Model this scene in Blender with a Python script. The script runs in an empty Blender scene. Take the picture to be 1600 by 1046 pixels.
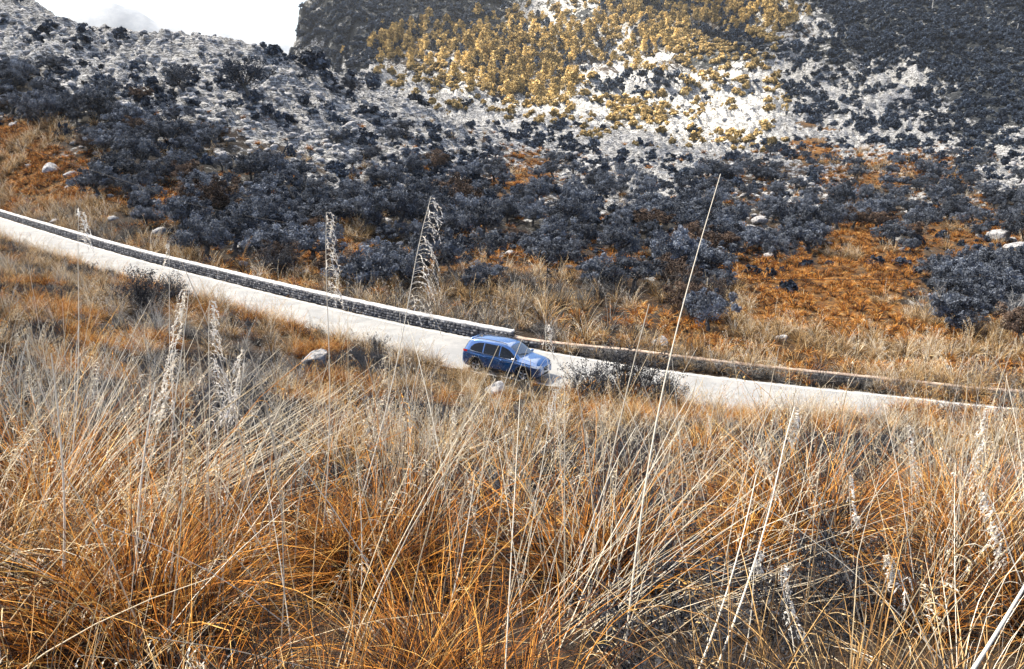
import bpy, math, random
import numpy as np
from mathutils import Vector, Matrix, Euler

SC = bpy.context.scene
COL = SC.collection
R = math.radians

# ------------------------------------------------------------------ camera
PITCH = R(-14.0)
FPX = 1256.0                      # focal length in pixels of the 1600 px wide photograph
cam_d = bpy.data.cameras.new('camera')
cam_d.sensor_width = 36.0
cam_d.lens = 36.0 * FPX / 1600.0
cam_d.clip_start = 0.05
cam_d.clip_end = 20000.0
cam = bpy.data.objects.new('camera', cam_d)
cam.location = (0, 0, 0)
cam.rotation_euler = (R(90) + PITCH, 0, 0)
COL.objects.link(cam)
SC.camera = cam

# ------------------------------------------------------------------ sky, sun, exposure
SUN_EL = R(54.0)
SUN_AZ = R(-70.0)                 # from +y, clockwise: to the left, a little ahead
SUN_DIR = np.array([math.sin(SUN_AZ) * math.cos(SUN_EL), math.cos(SUN_AZ) * math.cos(SUN_EL), math.sin(SUN_EL)])
world = bpy.data.worlds.new('World')
SC.world = world
world.use_nodes = True
wn = world.node_tree
wn.nodes.clear()
sky = wn.nodes.new('ShaderNodeTexSky')
sky.sky_type = 'NISHITA'
sky.sun_disc = False
sky.sun_elevation = SUN_EL
sky.sun_rotation = SUN_AZ
sky.altitude = 200
sky.air_density = 1.0
sky.dust_density = 2.5
sky.ozone_density = 1.0
bg = wn.nodes.new('ShaderNodeBackground')
bg.inputs['Strength'].default_value = 0.065
wo = wn.nodes.new('ShaderNodeOutputWorld')
wn.links.new(sky.outputs[0], bg.inputs[0])
wn.links.new(bg.outputs[0], wo.inputs[0])
sun_d = bpy.data.lights.new('sun', 'SUN')
sun_d.energy = 5.0
sun_d.angle = R(0.5)
sun_d.color = (1.0, 0.88, 0.69)
sun = bpy.data.objects.new('sun', sun_d)
sun.rotation_euler = Vector((-SUN_DIR[0], -SUN_DIR[1], -SUN_DIR[2])).to_track_quat('-Z', 'Y').to_euler()
sun.location = (-40, -40, 60)
COL.objects.link(sun)
vs = SC.view_settings
vs.view_transform = 'Standard'
vs.look = 'None'
vs.exposure = 2.1
vs.gamma = 1.0
vs.use_curve_mapping = False
SC.cycles.use_denoising = True
SC.cycles.max_bounces = 5
SC.cycles.diffuse_bounces = 3
SC.cycles.glossy_bounces = 3
SC.cycles.transmission_bounces = 4
SC.cycles.transparent_max_bounces = 6
SC.cycles.volume_bounces = 0
SC.cycles.sample_clamp_indirect = 6.0

rng = np.random.default_rng(7)
random.seed(7)

# ------------------------------------------------------------------ noise
def _h(ix, iy, iz, seed):
    h = (ix.astype(np.int64) * 374761393 + iy.astype(np.int64) * 668265263 + iz.astype(np.int64) * 2147483647 + seed * 974634777) & 0x7fffffff
    h = ((h ^ (h >> 13)) * 1274126177) & 0x7fffffff
    h = h ^ (h >> 16)
    return (h & 0xffff) / 65535.0

def vnoise(x, y, z=None, seed=0):
    x = np.asarray(x, float); y = np.asarray(y, float)
    ix = np.floor(x); iy = np.floor(y)
    fx = x - ix; fy = y - iy
    fx = fx * fx * (3 - 2 * fx); fy = fy * fy * (3 - 2 * fy)
    if z is None:
        iz = np.zeros_like(ix)
        a = _h(ix, iy, iz, seed); b = _h(ix + 1, iy, iz, seed); c = _h(ix, iy + 1, iz, seed); d = _h(ix + 1, iy + 1, iz, seed)
        return (a + (b - a) * fx) * (1 - fy) + (c + (d - c) * fx) * fy
    z = np.asarray(z, float)
    iz = np.floor(z); fz = z - iz; fz = fz * fz * (3 - 2 * fz)
    r = 0
    for k, w in ((0, 1 - fz), (1, fz)):
        a = _h(ix, iy, iz + k, seed); b = _h(ix + 1, iy, iz + k, seed); c = _h(ix, iy + 1, iz + k, seed); d = _h(ix + 1, iy + 1, iz + k, seed)
        r = r + w * ((a + (b - a) * fx) * (1 - fy) + (c + (d - c) * fx) * fy)
    return r

def fbm(x, y, z=None, oct=4, seed=0):
    s = 0; a = 0.5; f = 1.0; n = 0
    for k in range(oct):
        s = s + a * vnoise(x * f, y * f, None if z is None else z * f, seed + k * 17)
        n += a; a *= 0.5; f *= 2.03
    return s / n          # 0..1

def sstep(a, b, x):
    t = np.clip((np.asarray(x, float) - a) / (b - a), 0, 1)
    return t * t * (3 - 2 * t)

# ------------------------------------------------------------------ camera geometry (photograph pixels, 1600 x 1046)
SP, CP = math.sin(PITCH), math.cos(PITCH)
def Tv(v):                         # tangent z / y of image row v
    a = (523.0 - np.asarray(v, float)) / FPX
    return (SP + a * CP) / (CP - a * SP)
def ray(u, v):                     # ray per unit of depth y: (x, 1, z)
    a = (523.0 - v) / FPX
    dy = CP - a * SP
    return ((u - 800.0) / FPX / dy, 1.0, (SP + a * CP) / dy)
def at(u, v, y):
    r = ray(u, v)
    return Vector((r[0] * y, y, r[2] * y))
def proj(x, y, z):
    d = y * CP + z * SP
    d = np.where(np.abs(d) < 1e-6, 1e-6, d)
    upc = -y * SP + z * CP
    return 800.0 + FPX * x / d, 523.0 - FPX * upc / d

# ------------------------------------------------------------------ ground profile
# per column u: (depth, height) on the near slope, then (depth, image row) beyond the road
NEAR = {
    -400: [(2, -2.0), (5, -2.6), (10, -3.4), (20, -4.8), (40, -6.5), (70, -8), (110, -9)],
    -200: [(2, -2.1), (5, -2.7), (10, -3.7), (20, -5.3), (40, -7.3), (70, -8.8), (105, -9.4)],
    0: [(2, -2.15), (5, -2.8), (10, -4.0), (20, -5.9), (40, -7.9), (70, -9.3), (93, -9.75)],
    200: [(2, -2.2), (5, -2.95), (10, -4.3), (20, -6.6), (40, -8.8), (61, -10.05)],
    400: [(2, -2.2), (5, -3.0), (10, -4.5), (20, -7.1), (35, -9.45), (49, -10.6)],
    600: [(2, -2.2), (5, -3.05), (10, -4.6), (20, -7.4), (32, -10.0), (41, -11.1)],
    800: [(2, -2.2), (5, -3.1), (10, -4.7), (20, -7.6), (30, -10.2), (36, -11.4)],
    1000: [(2, -2.2), (5, -3.1), (10, -4.8), (20, -7.9), (29, -10.7), (34, -11.8)],
    1200: [(2, -2.2), (5, -3.1), (10, -4.9), (20, -8.1), (29, -11.1), (33, -12.1)],
    1400: [(2, -2.2), (5, -3.1), (10, -5.0), (20, -8.2), (28, -10.5), (31.5, -11.3)],
    1600: [(2, -2.2), (5, -3.15), (10, -5.1), (20, -8.1), (27, -9.95), (30.5, -10.7)],
    1800: [(2, -2.2), (5, -3.2), (10, -5.2), (20, -8.3), (28, -10.6), (32, -11.6)],
    2000: [(2, -2.3), (5, -3.3), (10, -5.3), (20, -9.0), (32, -12.8), (37, -13.6)],
}
FAR = {
    -400: [(160, 290), (180, 220), (200, 150), (225, 80), (260, 0), (300, -70), (350, -120), (450, -120), (700, -60), (1200, -60), (3000, 60), (6000, 170)],
    -200: [(135, 296), (150, 235), (170, 160), (200, 75), (235, 5), (270, -60), (310, -110), (450, -100), (700, 0), (1200, 0), (3000, 80), (6000, 170)],
    0: [(108, 325), (116, 295), (130, 240), (150, 172), (175, 98), (205, 28), (240, -48), (270, -95), (310, -85), (400, 40), (700, 150), (1200, 190), (6000, 195)],
    200: [(76, 385), (90, 330), (110, 262), (135, 192), (160, 135), (190, 85), (215, 49), (240, 62), (300, 150), (450, 190), (750, 120), (1200, 170), (6000, 195)],
    400: [(62, 440), (75, 392), (95, 322), (120, 256), (150, 192), (175, 143), (200, 96), (222, 61), (250, 85), (330, 180), (450, 178), (600, 128), (750, 70), (900, 0), (1100, -60), (1500, -60), (6000, 190)],
    600: [(54, 484), (70, 424), (95, 352), (130, 287), (165, 236), (200, 192), (230, 158), (252, 137), (290, 160), (360, 190), (450, 166), (600, 112), (750, 58), (900, -5), (1100, -70), (1500, -70), (6000, 190)],
    800: [(47, 524), (60, 455), (80, 403), (110, 348), (150, 302), (200, 261), (260, 226), (330, 195), (420, 172), (520, 137), (650, 90), (800, 30), (950, -35), (1100, -80), (1500, -80), (6000, 190)],
    1000: [(44, 552), (55, 484), (80, 416), (110, 361), (150, 312), (200, 276), (270, 241), (340, 212), (430, 170), (550, 122), (700, 68), (850, 8), (1000, -55), (1200, -90), (1500, -90), (6000, 190)],
    1200: [(42, 575), (55, 505), (75, 443), (105, 386), (150, 332), (210, 290), (280, 251), (350, 217), (450, 165), (580, 108), (720, 48), (860, -14), (1000, -65), (1200, -100), (1500, -100), (6000, 190)],
    1400: [(42, 585), (55, 518), (75, 452), (105, 396), (150, 341), (210, 296), (280, 255), (350, 215), (450, 158), (580, 93), (720, 24), (850, -35), (1000, -90), (1200, -120), (1500, -120), (6000, 190)],
    1600: [(42, 595), (55, 530), (75, 462), (105, 402), (150, 346), (210, 300), (280, 250), (350, 206), (450, 145), (580, 75), (720, 0), (850, -55), (1000, -110), (1200, -140), (1500, -140), (6000, 190)],
    1800: [(44, 600), (56, 540), (76, 470), (105, 407), (150, 349), (210, 300), (280, 246), (350, 196), (450, 130), (580, 55), (720, -25), (850, -80), (1000, -130), (1200, -160), (1500, -160), (6000, 190)],
    2000: [(50, 600), (62, 545), (80, 478), (108, 412), (150, 352), (210, 300), (280, 240), (350, 186), (450, 115), (580, 35), (720, -45), (850, -100), (1000, -150), (1200, -180), (1500, -180), (6000, 190)],
}
CU = sorted(NEAR)
def _prep(u):
    ys = []; zs = []
    for y, z in NEAR[u]:
        ys.append(y); zs.append(z)
    for y, v in FAR[u]:
        ys.append(y); zs.append(float(Tv(v)) * y)
    x = np.log(np.array(ys, float)); g = np.array(zs, float) / (np.array(ys, float) + 8.0)
    h = np.diff(x); d = np.diff(g) / h
    m = np.zeros_like(g); m[0] = d[0]; m[-1] = d[-1]
    for i in range(1, len(g) - 1):
        if d[i - 1] * d[i] > 0:
            w1 = 2 * h[i] + h[i - 1]; w2 = h[i] + 2 * h[i - 1]
            m[i] = (w1 + w2) / (w1 / d[i - 1] + w2 / d[i])
    return x, g, m
PREP = [_prep(u) for u in CU]
def _pch(P, q):
    x, g, m = P
    q = np.clip(q, x[0], x[-1])
    i = np.clip(np.searchsorted(x, q) - 1, 0, len(x) - 2)
    h = x[i + 1] - x[i]; t = (q - x[i]) / h
    return ((1 + 2 * t) * (1 - t) ** 2 * g[i] + t * (1 - t) ** 2 * h * m[i] + t * t * (3 - 2 * t) * g[i + 1] + t * t * (t - 1) * h * m[i + 1])

def base_z(x, y):
    x = np.asarray(x, float); y = np.asarray(y, float)
    yy = np.maximum(y, 2.0)
    t = x / yy
    c = np.clip((t * FPX + 800.0 - CU[0]) / 200.0, 0, len(CU) - 1.0001)
    i = np.floor(c).astype(int); f = c - i
    q = np.log(yy)
    cols = np.stack([_pch(P, q) for P in PREP])
    n = len(CU)
    idx = np.arange(q.size).reshape(q.shape)
    def pick(k):
        return np.take_along_axis(cols.reshape(n, -1), np.clip(k, 0, n - 1).reshape(1, -1), 0).reshape(q.shape)
    p0, p1, p2, p3 = pick(i - 1), pick(i), pick(i + 1), pick(i + 2)
    g = 0.5 * (2 * p1 + (p2 - p0) * f + (2 * p0 - 5 * p1 + 4 * p2 - p3) * f * f + (3 * p1 - p0 - 3 * p2 + p3) * f ** 3)
    z = g * (yy + 8.0)
    # the wooded mountain ends in a steep western edge
    u = t * FPX + 800.0
    nz = fbm(x * 0.01, y * 0.01, oct=4, seed=91) - 0.5
    nz2 = fbm(x * .045, y * .045, seed=95, oct=3) - 0.5
    cut = sstep(450, 575, u + 120 * nz + 75 * nz2) * 0.75 + 0.25
    z = np.where((yy > 380), z * (1 - sstep(380, 520, yy) * (1 - cut)), z)
    z = z + (fbm(x * .011, y * .011, seed=121, oct=4) - .5) * 34 * sstep(360, 620, yy) - 9 * sstep(.06, 0, np.abs(fbm(x * .009, y * .007, seed=125, oct=3) - .5)) * sstep(380, 560, yy)
    # round and behind the camera the slope simply goes on uphill
    zb = -1.75 - 0.24 * np.clip(y, -160, 30) + 0.02 * x
    w = np.maximum(sstep(2.0, 5.0, y) * (1 - sstep(1.05, 1.45, np.abs(t))), 0)
    w = np.where(y < 2.0, 0, w)
    return z * w + zb * (1 - w)

# ------------------------------------------------------------------ road line
RP = [(-150, 185, -8.4), (-100, 134, -9.4), (-67, 99.9, -9.95), (-49, 81.5, -10.2), (-36.6, 69.1, -10.4), (-27.7, 61.1, -10.6), (-17.7, 52.5, -10.85), (-9.95, 46.5, -11.1), (-4.7, 43.0, -11.3), (-0.8, 40.9, -11.5), (5.4, 38.2, -11.82), (9.0, 37.0, -12.0), (13.7, 35.9, -12.25), (18.3, 35.1, -12.5), (25, 34.2, -12.9), (40, 34, -13.6), (62, 38, -14.4)]
def _cr(P, n=24):
    P = [np.array(p, float) for p in P]
    P = [2 * P[0] - P[1]] + P + [2 * P[-1] - P[-2]]
    out = []
    for k in range(1, len(P) - 2):
        for j in range(n):
            t = j / n
            a, b, c, d = P[k - 1], P[k], P[k + 1], P[k + 2]
            out.append(0.5 * (2 * b + (c - a) * t + (2 * a - 5 * b + 4 * c - d) * t * t + (3 * b - a - 3 * c + d) * t ** 3))
    out.append(P[-2])
    return np.array(out)
ROAD = _cr(RP)
_tan = np.gradient(ROAD[:, :2], axis=0); _tan /= np.linalg.norm(_tan, axis=1)[:, None]
ROAD_N = np.stack([-_tan[:, 1], _tan[:, 0]], 1)          # points to the far side
HW = 2.75
def road_near(x, y):
    """signed side distance (+ far side) and road height at the nearest road point"""
    x = np.ravel(x); y = np.ravel(y)
    d = np.full(x.shape, 1e9); zr = np.zeros(x.shape)
    sel = np.where((np.hypot(x, y) < 240) & (y > 15))[0]
    for a in range(0, len(sel), 20000):
        s = sel[a:a + 20000]
        D = (x[s, None] - ROAD[None, :, 0]) ** 2 + (y[s, None] - ROAD[None, :, 1]) ** 2
        k = D.argmin(1)
        sd = (x[s] - ROAD[k, 0]) * ROAD_N[k, 0] + (y[s] - ROAD[k, 1]) * ROAD_N[k, 1]
        d[s] = np.where(np.sqrt(D.min(1)) < 14, sd, 1e9); zr[s] = ROAD[k, 2]
    return d, zr

# ------------------------------------------------------------------ what covers the ground, read from the photograph cell by cell (50 px)
# R bare rock, r rock with shrubs, T olive grove, t open grove, O orange scrub, o scrub with trees, G pale grass, P pines,
# S pale rock slope with low shrubs, D dense dark maquis, d maquis and rock
CELLS = [
    "rRRR....DDDDDDDDDDDDDDDDDDDDDDDDDDDDDDDDDDDD",
    "RRRRRRRRRDDDDDDDSSSPDPPPPdDDDDDD",
    "rRRRRRRRRDDDPPPPPPPSPDDDddDDDDDD",
    "TTrRRRRRRRrdSSSPPPSSSSSSdddddDDD",
    "TTTTrrRRRRrrrSSSSSSDDSSSSdddddDD",
    "OOTTTTTrrRRRrrrrddddSSSSdOrdddDd",
    "OOOTTTTTTtrtttttOtrrddtttrOOootr",
    "OOOoTOTTTTTTTTTTTTTTTTTtttTTtttT",
    "GGGGGTTTTToOTTOTTTTTTTTTTTOOTooo",
    "GGGGGGGTToooooooOOooTTTOOOOOOTTT",
    "GGGGGGGGGGGGGGGGGGGGGTTOOOOOTTTT",
    "GGGGGGGGGGGGGGGGGGGGGOOOOOOOOOOO",
    "GGGGGGGGGGGGGGGGGGGGGOOOOOOOOOOO",
]
KEYS = "RrTtOoGPSDd."
# row 0 of CELLS covers v < 0 (off the frame), rows 1.. are 50 px each
_grid = np.array([[KEYS.index(CELLS[r][min(c, len(CELLS[r]) - 1)]) for c in range(32)] for r in range(len(CELLS))])
def cell(u, v):
    c = np.clip(np.floor(np.asarray(u) / 50.0), 0, 31).astype(int)
    r = np.clip(np.floor(np.asarray(v) / 50.0) + 1, 0, len(CELLS) - 1).astype(int)
    return _grid[r, c]
def lut(**kw):
    return np.array([kw.get(k if k != '.' else 'R', 0.0) for k in KEYS])
ROCK = lut(R=1, r=.9, T=.3, t=.42, O=.05, o=.1, G=0, P=.35, S=1, D=.3, d=.75)
ORNG = lut(R=.05, r=.08, T=.12, t=.2, O=1, o=.8, G=.12, P=.25, S=.1, D=.0, d=.05)
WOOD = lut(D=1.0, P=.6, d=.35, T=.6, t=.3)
def cover(x, y, z, table):
    """smooth lookup: the cell values blurred by a noisy offset"""
    u, v = proj(x, y, z)
    n1 = (fbm(x * .03, y * .03, seed=5, oct=4) - .5) * 130; n2 = (fbm(x * .03, y * .03, seed=9, oct=4) - .5) * 110
    s = 0
    for du, dv in ((0, 0), (18, 0), (-18, 0), (0, 14), (0, -14)):
        s = s + table[cell(u + n1 + du, v + n2 + dv)]
    s = s / 5
    near = 1 - sstep(36, 60, y)
    return s * (1 - near) + near * table[KEYS.index('G')] if table is not None else s

def relief(x, y, z):
    rk = cover(x, y, z, ROCK) * sstep(50, 75, y)
    big = 1 + 2.2 * sstep(300, 600, y)
    # ledges dipping to the right, broken by noise
    wob = fbm(x * .05, y * .05, seed=3, oct=4)
    q = (z + 0.42 * x - 0.12 * y + 9 * wob) / (1.7 * big)
    fr = q - np.floor(q)
    led = (sstep(.55, .95, fr) - fr) * 2.3 * big
    q2 = (z * 0.8 - 0.55 * x + 0.3 * y + 5 * fbm(x * .09, y * .09, seed=31, oct=3)) / (0.8 * big)
    fr2 = q2 - np.floor(q2)
    led2 = (sstep(.5, .9, fr2) - fr2) * .6 * big
    lump = (fbm(x * .12 / big, y * .12 / big, seed=41, oct=5) - .5) * 5.6 * big - 1.3 * big * sstep(.07, 0, np.abs(fbm((x + .5 * y) * .10 / big, (y - .3 * x) * .25 / big, seed=45, oct=4) - .5))
    rough = (fbm(x * .9 / big, y * .9 / big, seed=43, oct=3) - .5) * 1.1 * big
    soft = (fbm(x * .15, y * .15, seed=47, oct=4) - .5) * np.where(y < 45, .5, .9)
    fade = 1 - .75 * sstep(0, 4, 4 - np.abs(np.hypot(x, y)))
    return rk * (led + led2 + lump + rough) * np.where(y > 20, 1, 0) + soft * fade

def ground(x, y):
    x = np.asarray(x, float); y = np.asarray(y, float)
    shp = x.shape
    x = x.ravel(); y = y.ravel()
    z = base_z(x, y)
    z = z + relief(x, y, z)
    d, zr = road_near(x, y)
    a = np.abs(d)
    edge = np.where(d > 0, HW + 1.1, HW + .35)
    w = 1 - sstep(0, 1, (a - edge) / np.where(d > 0, 5.0, 2.2))
    z = z * (1 - w) + (zr - .07) * w
    return z.reshape(shp)

# screen position -> ground, by marching a table of the ground
_TT = np.linspace(-.78, .78, 521); _TY = np.exp(np.linspace(math.log(2.0), math.log(1500.0), 760))
_H = ground(np.outer(_TT, np.ones_like(_TY)) * _TY[None, :], np.outer(np.ones_like(_TT), _TY))
_ELEV = _H / _TY[None, :]
_HMAX = np.maximum.accumulate(_ELEV, axis=1)
def hit(u, v):
    """depth at which the ray of pixel (u, v) meets the ground, nan for sky"""
    u = np.atleast_1d(np.asarray(u, float)); v = np.atleast_1d(np.asarray(v, float))
    a = (523.0 - v) / FPX; dy = CP - a * SP
    t = (u - 800.0) / FPX / dy; T = (SP + a * CP) / dy
    i = np.clip(np.round((t + .78) / 1.56 * 520).astype(int), 0, 520)
    out = np.full(u.shape, np.nan)
    for k in range(len(u)):
        row = _HMAX[i[k]]
        j = np.searchsorted(row, T[k])
        if j < len(row):
            out[k] = _TY[j]
    return out, t
def visible(x, y, z, slack=.004):
    i = np.clip(np.round((np.asarray(x) / np.asarray(y) + .78) / 1.56 * 520).astype(int), 0, 520)
    j = np.clip(np.searchsorted(_TY, np.asarray(y)) - 2, 0, len(_TY) - 1)
    return np.asarray(z) / np.asarray(y) > _HMAX[i, j] - slack

# ------------------------------------------------------------------ object helpers
def tag(o, label=None, cat=None, group=None, kind=None):
    if label: o['label'] = label
    if cat: o['category'] = cat
    if group: o['group'] = group
    if kind: o['kind'] = kind
    return o

def make_mesh(name, V, F, mats=(), smooth=False, attrs=None, midx=None):
    """V (n,3); F a list of (m,k) int arrays or one array"""
    me = bpy.data.meshes.new(name)
    V = np.asarray(V, np.float32)
    if isinstance(F, np.ndarray): F = [F]
    F = [np.asarray(f, np.int32) for f in F if len(f)]
    me.vertices.add(len(V)); me.vertices.foreach_set('co', V.ravel())
    lv = np.concatenate([f.ravel() for f in F]); tot = np.concatenate([np.full(len(f), f.shape[1], np.int32) for f in F])
    me.loops.add(len(lv)); me.loops.foreach_set('vertex_index', lv)
    me.polygons.add(len(tot))
    me.polygons.foreach_set('loop_start', np.concatenate([[0], np.cumsum(tot)[:-1]]).astype(np.int32))
    me.polygons.foreach_set('loop_total', tot)
    if smooth: me.polygons.foreach_set('use_smooth', np.ones(len(tot), bool))
    for m in mats: me.materials.append(m)
    if midx is not None: me.polygons.foreach_set('material_index', np.asarray(midx, np.int32))
    for k, a in (attrs or {}).items():
        a = np.asarray(a, np.float32)
        if a.ndim == 1:
            at_ = me.attributes.new(k, 'FLOAT', 'POINT'); at_.data.foreach_set('value', a)
        else:
            at_ = me.attributes.new(k, 'FLOAT_VECTOR', 'POINT'); at_.data.foreach_set('vector', a.ravel())
    me.update(calc_edges=True)
    me.validate()
    return me

def obj(name, me, parent=None, loc=None, rot=None, sc=None):
    o = bpy.data.objects.new(name, me)
    COL.objects.link(o)
    if parent: o.parent = parent
    if loc is not None: o.location = loc
    if rot is not None: o.rotation_euler = rot
    if sc is not None: o.scale = (sc, sc, sc) if np.isscalar(sc) else sc
    return o

class MB:
    """collects vertices and faces of one mesh"""
    def __init__(s): s.V = []; s.F3 = []; s.F4 = []; s.n = 0; s.A = []
    def add(s, V, F, a=0.0):
        V = np.asarray(V, float).reshape(-1, 3); F = np.asarray(F, int)
        if len(F) == 0: return s
        (s.F3 if F.shape[1] == 3 else s.F4).append(F + s.n)
        s.V.append(V); s.n += len(V)
        s.A.append(np.full(len(V), a) if np.isscalar(a) else np.asarray(a))
        return s
    def box(s, c, h, M=None, a=0.0, taper=1.0):
        P = np.array([[i, j, k] for k in (-1, 1) for j in (-1, 1) for i in (-1, 1)], float)
        P[4:, :2] *= taper
        P = P * np.array(h)
        if M is not None: P = P @ np.asarray(M).T
        return s.add(P + np.array(c), [[0, 2, 3, 1], [4, 5, 7, 6], [0, 1, 5, 4], [2, 6, 7, 3], [0, 4, 6, 2], [1, 3, 7, 5]], a)
    def tube(s, pts, rad, n=6, a=0.0, cap=True):
        pts = np.asarray(pts, float); rad = np.broadcast_to(np.asarray(rad, float), (len(pts),))
        tg = np.gradient(pts, axis=0); tg /= np.linalg.norm(tg, axis=1)[:, None] + 1e-12
        ref = np.array([0, 0, 1.0]) if abs(tg[0, 2]) < .9 else np.array([1.0, 0, 0])
        V = []
        for k in range(len(pts)):
            b = np.cross(tg[k], ref); b /= np.linalg.norm(b) + 1e-12
            c = np.cross(b, tg[k])
            ref = c
            for j in range(n):
                w = 2 * math.pi * j / n
                V.append(pts[k] + rad[k] * (math.cos(w) * b + math.sin(w) * c))
        F = [[k * n + j, k * n + (j + 1) % n, (k + 1) * n + (j + 1) % n, (k + 1) * n + j] for k in range(len(pts) - 1) for j in range(n)]
        s.add(V, F, a)
        if cap and n == 4:
            s.add(V[:4], [[3, 2, 1, 0]], a); s.add(V[-4:], [[0, 1, 2, 3]], a)
        elif cap:
            for ring, flip in ((V[:n], True), (V[-n:], False)):
                f = [[0, i + 1, i] if flip else [0, i, i + 1] for i in range(1, n - 1)]
                s.add(ring, f, a)
        return s
    def mesh(s, name, mats=(), smooth=False):
        F = ([np.concatenate(s.F4)] if s.F4 else []) + ([np.concatenate(s.F3)] if s.F3 else [])
        return make_mesh(name, np.concatenate(s.V), F, mats, smooth, {'tint': np.concatenate(s.A)})
    def build(s, name, mat, parent=None, smooth=False, **kw):
        return obj(name, s.mesh(name, [mat] if mat else [], smooth), parent, **kw)

_ONES = ['', 'first', 'second', 'third', 'fourth', 'fifth', 'sixth', 'seventh', 'eighth', 'ninth', 'tenth', 'eleventh', 'twelfth', 'thirteenth', 'fourteenth', 'fifteenth', 'sixteenth', 'seventeenth', 'eighteenth', 'nineteenth']
_TENS = {2: ('twentieth', 'twenty'), 3: ('thirtieth', 'thirty'), 4: ('fortieth', 'forty'), 5: ('fiftieth', 'fifty'), 6: ('sixtieth', 'sixty'), 7: ('seventieth', 'seventy'), 8: ('eightieth', 'eighty'), 9: ('ninetieth', 'ninety')}
def ordinal(n):
    if n < 20: return _ONES[n]
    t = _TENS[n // 10]
    return t[0] if n % 10 == 0 else t[1] + '-' + _ONES[n % 10]

# ------------------------------------------------------------------ materials
class NT:
    def __init__(s, name):
        s.m = bpy.data.materials.new(name); s.m.use_nodes = True
        s.t = s.m.node_tree; s.t.nodes.clear()
        s.out = s.t.nodes.new('ShaderNodeOutputMaterial')
    def n(s, typ, **kw):
        nd = s.t.nodes.new(typ)
        for k, v in kw.items(): setattr(nd, k, v)
        return nd
    def l(s, a, b): s.t.links.new(a, b)
    def attr(s, name): return s.n('ShaderNodeAttribute', attribute_name=name)
    def noise(s, scale, detail=4, rough=.6, vec=None, dist=0):
        nd = s.n('ShaderNodeTexNoise'); nd.inputs['Scale'].default_value = scale; nd.inputs['Detail'].default_value = detail
        nd.inputs['Roughness'].default_value = rough; nd.inputs['Distortion'].default_value = dist
        if vec is not None: s.l(vec, nd.inputs['Vector'])
        return nd.outputs[0]
    def pos(s): return s.n('ShaderNodeNewGeometry').outputs['Position']
    def obco(s): return s.n('ShaderNodeTexCoord').outputs['Object']
    def ramp(s, fac, stops, interp='LINEAR'):
        nd = s.n('ShaderNodeValToRGB'); cr = nd.color_ramp; cr.interpolation = interp
        while len(cr.elements) < len(stops): cr.elements.new(.5)
        for e, (p, c) in zip(cr.elements, stops):
            e.position = p; e.color = (c[0], c[1], c[2], 1) if not np.isscalar(c) else (c, c, c, 1)
        s.l(fac, nd.inputs[0]); return nd.outputs[0]
    def mix(s, fac, a, b, mode='MIX'):
        nd = s.n('ShaderNodeMix', data_type='RGBA', blend_type=mode)
        for sock, v in ((nd.inputs[0], fac), (nd.inputs[6], a), (nd.inputs[7], b)):
            if isinstance(v, (int, float)): sock.default_value = v if sock == nd.inputs[0] else (v, v, v, 1)
            elif isinstance(v, tuple): sock.default_value = (v[0], v[1], v[2], 1)
            else: s.l(v, sock)
        return nd.outputs[2]
    def math(s, op, a, b=0.0, clamp=False):
        nd = s.n('ShaderNodeMath', operation=op, use_clamp=clamp)
        for sock, v in ((nd.inputs[0], a), (nd.inputs[1], b)):
            if isinstance(v, (int, float)): sock.default_value = v
            else: s.l(v, sock)
        return nd.outputs[0]
    def bump(s, h, strength, dist):
        nd = s.n('ShaderNodeBump'); nd.inputs['Strength'].default_value = strength; nd.inputs['Distance'].default_value = dist
        s.l(h, nd.inputs['Height']); return nd.outputs[0]
    def bsdf(s, color, rough=.9, spec=.2, normal=None, metallic=0.0, coat=0.0, transl=0.0, rgb=None):
        p = s.n('ShaderNodeBsdfPrincipled')
        if isinstance(color, tuple): p.inputs['Base Color'].default_value = (*color, 1)
        else: s.l(color, p.inputs['Base Color'])
        p.inputs['Roughness'].default_value = rough; p.inputs['Specular IOR Level'].default_value = spec
        p.inputs['Metallic'].default_value = metallic; p.inputs['Coat Weight'].default_value = coat
        if normal is not None: s.l(normal, p.inputs['Normal'])
        sh = p.outputs[0]
        if transl:
            tr = s.n('ShaderNodeBsdfTranslucent')
            if isinstance(color, tuple): tr.inputs[0].default_value = (*color, 1)
            else: s.l(color, tr.inputs[0])
            mx = s.n('ShaderNodeMixShader'); mx.inputs[0].default_value = transl
            s.l(sh, mx.inputs[1]); s.l(tr.outputs[0], mx.inputs[2]); sh = mx.outputs[0]
        s.l(sh, s.out.inputs['Surface'])
        return s.m

def m_plain(name, c, rough=.8, spec=.3, **kw):
    return NT(name).bsdf(c, rough, spec, **kw)

def m_leaf(name, ca, cb, transl=.25, vary=.5, rough=.85, spec=.15):
    """foliage or straw: per-piece tint between two colours, per-plant brightness"""
    k = NT(name)
    t = k.attr('tint').outputs['Fac']
    c = k.mix(t, ca, cb)
    r = k.n('ShaderNodeObjectInfo').outputs['Random']
    f = k.math('ADD', k.math('MULTIPLY', r, vary), 1 - vary * .5)
    c = k.mix(1.0, c, f, 'MULTIPLY')
    return k.bsdf(c, rough, spec, transl=transl)
M = {}

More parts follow.
